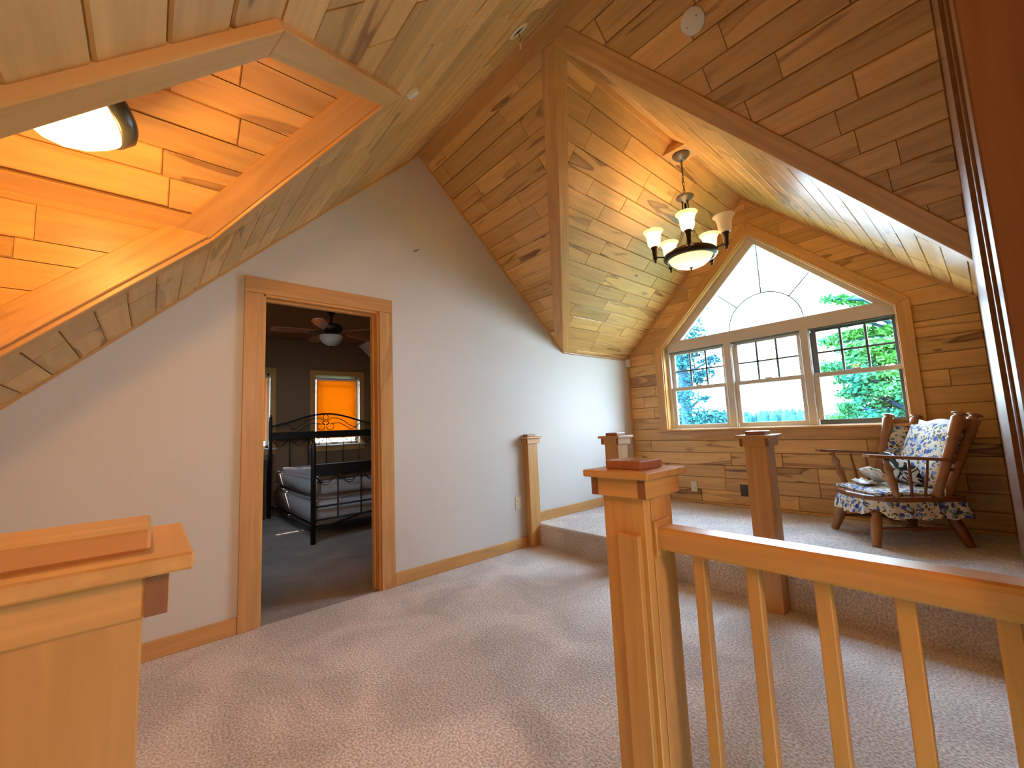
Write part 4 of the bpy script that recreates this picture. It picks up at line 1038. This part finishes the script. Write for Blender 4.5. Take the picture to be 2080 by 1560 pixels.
for i, (a, b) in enumerate(((.62, 1.31), (1.93, 2.62))):
    wn = struct(empty('window_%d' % (i + 2), (0, 0, 0)), ('left' if i == 0 else 'right') + ' bedroom window with amber roller shade')
    z0, z1 = .97, 2.07
    box('side_casing', (a - .075, BY - .02, z0 - .0), (a, BY, z1), TRIM, wn, 'z'); box('side_casing', (b, BY - .02, z0), (b + .075, BY, z1), TRIM, wn, 'z')
    box('head_casing', (a - .075, BY - .02, z1), (b + .075, BY, z1 + .075), TRIM, wn, 'x'); box('stool', (a - .09, BY - .05, z0 - .02), (b + .09, BY + .05, z0), WHITE, wn, 'x')
    box('apron', (a - .075, BY - .018, z0 - .09), (b + .075, BY, z0 - .02), TRIM, wn, 'x')
    yf = BY + .09
    box('stile', (a, yf, z0), (a + .035, yf + .03, z1), VINYL, wn, 'z'); box('stile', (b - .035, yf, z0), (b, yf + .03, z1), VINYL, wn, 'z')
    box('rail', (a, yf, z1 - .04), (b, yf + .03, z1), VINYL, wn, 'x'); box('rail', (a, yf, z0), (b, yf + .03, z0 + .04), VINYL, wn, 'x')
    for k in (.09, b - a - .09 ): box('muntin', (a + k - .006, yf, z0), (a + k + .006, yf + .012, z1), DARKF, wn, 'z', .001)
    box('muntin', (a, yf, z1 - .135), (b, yf + .012, z1 - .123), DARKF, wn, 'x', .001)
    box('pane', (a, yf + .014, z0), (b, yf + .017, z1), GLASS, wn, 'x', 0)
    ins = .055
    box('shade_roller', (a + .02, BY + .02, z1 - .075), (b - .02, BY + .06, z1 - .035), VINYL, wn, 'x', .01)
    box('roller_shade', (a + .018 if i == 0 else a + .03, BY + .040, z0 + .10), (b - .044, BY + .043, z1 - .05), AMBER, wn, 'x', 0)
    portal(((a + b) / 2, BY + .135, 1.52), (0, -1, 0), .66, 1.08)

# iron bed
bd = empty('iron_bed', (2.06, 5.75, 0)); tag(bd, 'black wrought iron bed with quilted mattress seen through the doorway', 'bed')
def bp(x, y, z): return (x - 2.06, y - 5.75, z)
for x in (1.315, 2.83):
    turned('foot_post', bp(x, 4.75, 1.075), bp(x, 4.75, 0), [(.001, 0), (.018, .02), (.010, .035), (.024, .05), (.022, .07), (.026, .09), (.026, 1)], IRON, bd, 12)
    turned('head_post', bp(x - .02, 6.75, 1.45), bp(x - .02, 6.75, 0), [(.001, 0), (.014, .012), (.008, .02), (.024, .035), (.018, .055), (.024, .07), (.022, 1)], IRON, bd, 12)
box('foot_panel', bp(1.32, 4.735, .695), bp(2.83, 4.765, .81), IRON, bd, 'x', .004)
box('head_panel', bp(1.30, 6.737, 1.085), bp(2.81, 6.763, 1.19), IRON, bd, 'x', .004)
def arcrail(name, y, x0, x1, z0, h, r=.014):
    P = []
    for i in range(25):
        u = i / 24; P.append(bp(x0 + (x1 - x0) * u, y, z0 + h * (.5 - .5 * math.cos(2 * PI * u)) ** .8))
    tube(name, P, r, IRON, bd)
arcrail('head_arch', 6.75, 1.30, 2.81, 1.285, .165); arcrail('foot_arch', 4.75, 1.32, 2.83, .15, .10, .010)
for z in (.235, .37): tube('foot_rail', [bp(1.32, 4.75, z + .0), bp(2.83, 4.75, z)], .010, IRON, bd)
for k in range(1, 6):
    x = 1.315 + .2525 * k
    tube('baluster', [bp(x, 4.75, .69), bp(x, 4.75, .23)], .008, IRON, bd, 6); tube('baluster', [bp(x - .02, 6.75, 1.09), bp(x - .02, 6.75, .5)], .008, IRON, bd, 6)
for k in range(6):
    xa = 1.315 + .2525 * k
    for y, z, dx in ((4.75, .69, 0), (6.75, 1.085, -.02)):
        for dep in (.10, .075):
            tube('swag', [bp(xa + dx + .02 + .212 * i / 8, y, z - dep * math.sin(PI * i / 8)) for i in range(9)], .005, IRON, bd, 6)
# scrolls in the head arch
bm = bmesh.new(); cx = 2.045
addtube(bm, [bp(cx + .035 * math.sin(t), 6.75, 1.40 - .045 * math.cos(t) + .0) for t in [2 * PI * i / 16 for i in range(17)]], .006, 6)
for s in (-1, 1):
    addtube(bm, [bp(cx + s * x, 6.75, z) for x, z in ((.01, 1.33), (.08, 1.385), (.16, 1.385), (.26, 1.345), (.36, 1.27), (.48, 1.22))], .006, 6)
    addtube(bm, [bp(cx + s * x, 6.75, z) for x, z in ((.06, 1.29), (.09, 1.30), (.12, 1.28), (.12, 1.235), (.08, 1.20), (.03, 1.21), (.01, 1.26))], .006, 6)
    addtube(bm, [bp(cx + s * x, 6.75, z) for x, z in ((.10, 1.30), (.20, 1.31), (.30, 1.26), (.38, 1.20), (.46, 1.24), (.54, 1.31))], .006, 6)
    addtube(bm, [bp(cx + s * x, 6.75, z) for x, z in ((.01, 1.28), (.05, 1.31), (.03, 1.335))], .010, 6)
bmobj('head_scroll', bm, IRON, bd, PW(bd), True)
for x in (1.33, 2.80): box('side_rail', bp(x - .012, 4.76, .13), bp(x + .012, 6.74, .17), IRON, bd, 'y')
def mattress(name, z0, z1, mat, r=.05):
    bm = bmesh.new(); addbox(bm, bp(1.345, 4.80, z0), bp(2.80, 6.70, z1)); bmesh.ops.bevel(bm, geom=bm.edges[:], offset=r, segments=4, affect='EDGES')
    return bmobj(name, bm, mat, bd, PW(bd), True)
mattress('mattress', .42, .70, QUILT, .07); mattress('box_spring', .17, .415, QUILT, .02)
for z in (.66, .445): tube('piping', [bp(*p, z) for p in ((1.343, 6.6), (1.342, 4.86), (1.36, 4.81), (1.42, 4.797), (2.75, 4.797))], .006, QUILT, bd, 6)

# dresser
dr = empty('nightstand', (.95, 6.78, 0)); tag(dr, 'dark brown nightstand beside the bed under the left bedroom window', 'nightstand')
NSW = wood('dark walnut', (.10, .045, .025), (.08, .03, .018), (.05, .02, .01), rough=.4, amount=.2, var=.05, knots=False)
box('body', (-.32, -.08, .05), (.30, .095, .80), NSW, dr, 'x', .004); box('top', (-.34, -.10, .80), (.31, .098, .82), NSW, dr, 'x', .004)
for x in (-.28, .26): box('foot', (x - .03, -.07, 0), (x + .03, .08, .05), NSW, dr, 'x')
for k in range(3):
    f = box('drawer', (-.29, -.095, .08 + .24 * k), (.27, -.079, .305 + .24 * k), NSW, dr, 'x', .003)
    for x in (-.17, .20):
        bm = bmesh.new(); addlathe(bm, [(.006, 0), (.007, .012), (.016, .02), (.015, .03), (.001, .034)], Matrix.Translation((x, -.095, .20 + .24 * k)) @ Matrix.Rotation(PI / 2, 4, 'X'), 12)
        kn = bmobj('knob', bm, PEWTER, f, WM[dr.name], True)

# ceiling fan
fn = empty('ceiling_fan', (1.575, 5.0, BZ)); tag(fn, 'dark bronze ceiling fan with light bowl in the bedroom', 'ceiling fan')
lathe('canopy', [(.001, -.085), (.02, -.085), (.035, -.06), (.062, -.045), (.066, -.014)], BRONZE, fn)
tube('downrod', [(0, 0, -.08), (0, 0, -.18)], .012, BRONZE, fn)
lathe('motor', [(.02, -.175), (.06, -.18), (.12, -.20), (.135, -.225), (.135, -.25), (.115, -.275), (.08, -.29), (.075, -.31), (.095, -.325)], BRONZE, fn)
bm = bmesh.new(); addlathe(bm, [(.13, -.325), (.125, -.36), (.10, -.40), (.06, -.43), (.02, -.445), (.001, -.447)], None, 28, False); bmobj('glass_bowl', bm, SHADEU, fn, PW(fn), True)
lathe('finial', [(.001, -.465), (.012, -.46), (.014, -.45), (.02, -.444), (.001, -.44)], BRONZE, fn, None, 12)
for k in range(5):
    a = math.radians(-52 + 72 * k + 3); Rm = Matrix.Rotation(a, 4, 'Z') @ Matrix.Translation((0, 0, -.285)) @ Matrix.Rotation(math.radians(11), 4, 'X')
    bm = bmesh.new(); o_ = [(.17, -.045), (.45, -.065), (.58, -.06), (.62, -.03), (.62, .03), (.58, .06), (.45, .065), (.17, .045)]
    lo = [bm.verts.new((x, y, 0)) for x, y in o_]; hi = [bm.verts.new((x, y, .008)) for x, y in o_]
    for i in range(8): bm.faces.new((lo[i], lo[(i + 1) % 8], hi[(i + 1) % 8], hi[i]))
    bm.faces.new(lo); bm.faces.new(hi)
    bl_ = bmobj('blade', bm, CAPW, fn, PW(fn) @ Rm)
    bm = bmesh.new(); addbox(bm, (.09, -.015, -.008), (.24, .015, 0)); bmobj('blade_arm', bm, BRONZE, bl_, WM[bl_.name])

# ------------------------------------------------------------------ outdoors: lake, shores and trees
def leafmat(name, c1, c2, sc=.8):
    m, t, b = nodes(name); L = t.links
    g = N(t, 'ShaderNodeNewGeometry'); no = N(t, 'ShaderNodeTexNoise'); no.inputs['Scale'].default_value = sc; no.inputs['Detail'].default_value = 4
    L.new(g.outputs['Position'], no.inputs['Vector']); mr = N(t, 'ShaderNodeMapRange'); L.new(no.outputs[0], mr.inputs[0]); mr.inputs[1].default_value = .35; mr.inputs[2].default_value = .65
    mx = N(t, 'ShaderNodeMix', data_type='RGBA'); mx.inputs[6].default_value = c1 + (1,); mx.inputs[7].default_value = c2 + (1,); L.new(mr.outputs[0], mx.inputs[0]); L.new(mx.outputs[2], b.inputs['Base Color'])
    b.inputs['Roughness'].default_value = .6; b.inputs['Specular IOR Level'].default_value = .2
    return m
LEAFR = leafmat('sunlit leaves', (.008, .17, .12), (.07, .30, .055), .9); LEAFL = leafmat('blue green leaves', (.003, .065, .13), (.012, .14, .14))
BARK = plain('grey blue bark', (.01, .06, .12), .9, bump=.5, bscale=9)
FAR = leafmat('hazy far trees', (.004, .05, .06), (.01, .075, .065), .05)
def leaves(blobs, nleaf, size, seed):
    rnd = random.Random(seed); vs, fs = [], []
    tot = sum(r[3] ** 2 for r in blobs)
    for (x, y, z, r, fl) in blobs:
        for _ in range(int(nleaf * r * r / tot)):
            d = V((rnd.gauss(0, 1), rnd.gauss(0, 1), rnd.gauss(0, 1))).normalized() * r * rnd.uniform(.35, 1.05)
            c = V((x + d.x, y + d.y, z + d.z * fl)); a = V((rnd.gauss(0, 1), rnd.gauss(0, 1), rnd.gauss(0, .6))).normalized(); b = a.cross(V((rnd.gauss(0, 1), rnd.gauss(0, 1), rnd.gauss(0, 1)))).normalized()
            s = size * rnd.uniform(.6, 1.4); k = len(vs)
            vs += [c - a * s, c + b * s * .45, c + a * s, c - b * s * .45]; fs.append((k, k + 1, k + 2, k + 3))
    return vs, fs
def tree(loc, h, trunk_r, blobs, nleaf, size, lm, label, seed, lean=(0, 0)):
    o = empty('tree', loc); tag(o, label, 'tree')
    rnd = random.Random(seed)
    tube('trunk', [(0, 0, 0), (lean[0] * .3, lean[1] * .3, h * .35), (lean[0] * .7, lean[1] * .7, h * .7), (lean[0], lean[1], h)], [trunk_r * 1.2, trunk_r, trunk_r * .75, trunk_r * .3], BARK, o, 10)
    bm = bmesh.new()
    for (x, y, z, r, fl) in blobs:
        z0 = max(.4 * h, min(z - r * .8 - .3, h * .95)); f = z0 / h
        addtube(bm, [(lean[0] * f, lean[1] * f, z0), (x * .5 + lean[0] * f * .5, y * .5 + lean[1] * f * .5, (z0 + z) / 2 + .1), (x, y, z)], [trunk_r * .35, trunk_r * .22, trunk_r * .08], 6)
    bmobj('branches', bm, BARK, o, PW(o), True)
    vs, fs = leaves(blobs, nleaf, size, seed)
    f_ = meshobj('foliage', vs, fs, lm, o, PW(o)); f_['kind'] = 'stuff'
GZ = -3.2
# left window tree (trunk at y~5.85)
tree((12, 5.95, GZ), 9.5, .17, [(-.1, -.55, 6.4, .45, .7), (.2, -.15, 6.9, .55, .8), (.4, .3, 6.2, .6, .8), (0, -.35, 5.5, .35, .6), (.3, .5, 5.2, .5, .8), (.1, -.75, 4.35, .45, .6), (.3, -1.05, 4.15, .35, .5), (-.1, -.35, 4.4, .35, .8),
     (.2, .45, 4.3, .5, .9), (-.2, -.2, 5.0, .35, 1), (-.1, -.85, 5.95, .3, .6), (0, -.6, 5.6, .35, .5), (-.1, -1.0, 6.5, .25, .5), (.1, -.5, 4.9, .2, .5), (-.2, -.1, 6.1, .5, .9), (0, 0, 7.6, .8, .8), (.3, .9, 6.8, .7, .8), (.2, -.9, 3.6, .5, .6), (0, .2, 3.4, .5, .7), (0, .9, 5.5, .7, 1)], 14000, .055, LEAFL, 'blue-green tree with a dark trunk outside the left sash', 3)
rb_ = []
rnd = random.Random(8)
for z, y0, y1 in ((6.9, 1.0, 2.3), (6.45, .9, 2.15), (6.1, .9, 2.5), (5.75, .9, 2.3), (5.45, .9, 2.55), (5.1, .9, 2.25), (4.8, .9, 2.2), (4.5, .9, 2.4), (4.2, .9, 2.65), (3.9, .9, 2.6), (3.55, .8, 2.6)):
    y = y0
    while y < y1:
        rb_.append((rnd.uniform(-.4, .5), y - 1.0, z + .18 * (y - y1) * 0 + rnd.uniform(-.06, .06), rnd.uniform(.2, .34) if y > y1 - .4 else rnd.uniform(.3, .42), .5)); y += .3
rb_ += [(.4, -1, 6, 1.1, 1), (.4, -1.4, 4.5, 1.2, 1), (.3, -.6, 7.6, .7, .8)]
tree((12, 1.0, GZ), 8.5, .16, rb_, 42000, .055, LEAFR, 'bright green feathery tree filling the right sash', 5)
bl = [(rnd.uniform(-.3, .3), -1.3 + k * .3, rnd.uniform(3.5, 3.75), .30, .7) for k in range(7)]
tree((9.2, 1.9, GZ), 3.2, .07, bl, 4000, .06, LEAFR, 'low pale bush below the right sash tree', 6)
# ground, lake, far shore
bm = bmesh.new(); addbox(bm, (-60, -120, GZ - 3), (24, 120, GZ)); tag(bmobj('lawn', bm, leafmat('grass', (.03, .10, .03), (.06, .14, .04), 3)), 'lawn outside sloping towards the lake', 'lawn', None, 'structure')
LAKE = plain('lake water', (.55, .62, .66), .12, bump=.3, bscale=1.5)
bm = bmesh.new(); addbox(bm, (24, -900, GZ - 3.2), (900, 900, GZ - 2.8)); tag(bmobj('lake', bm, LAKE), 'pale lake between the shore and the far treeline', 'lake', None, 'structure')
def farline(name, x, y0, y1, h, r, label, seed):
    rnd = random.Random(seed); bm = bmesh.new(); y = y0
    while y < y1:
        rr = r * rnd.uniform(.8, 1.3); hh = h * rnd.uniform(.75, 1.15)
        m_ = Matrix.Translation((x + rnd.uniform(-8, 8), y, GZ - 3 + hh * .45)) @ Matrix.Diagonal((rr, rr, hh * .55, 1))
        s0 = len(bm.verts); bmesh.ops.create_icosphere(bm, subdivisions=2, radius=1, matrix=m_)
        y += rr * .42
    for v in bm.verts: v.co += V((rnd.uniform(-1, 1), rnd.uniform(-1, 1), rnd.uniform(-.6, .6))) * r * .22
    o = bmobj(name, bm, FAR); tag(o, label, 'treeline', None, 'stuff')
farline('far_treeline', 330, 82, 175, 11, 2.2, 'hazy treeline on the far shore behind the middle sash', 1)
farline('far_treeline', 420, -150, 84, 9, 3, 'fainter treeline on the far shore behind the right sash', 2)
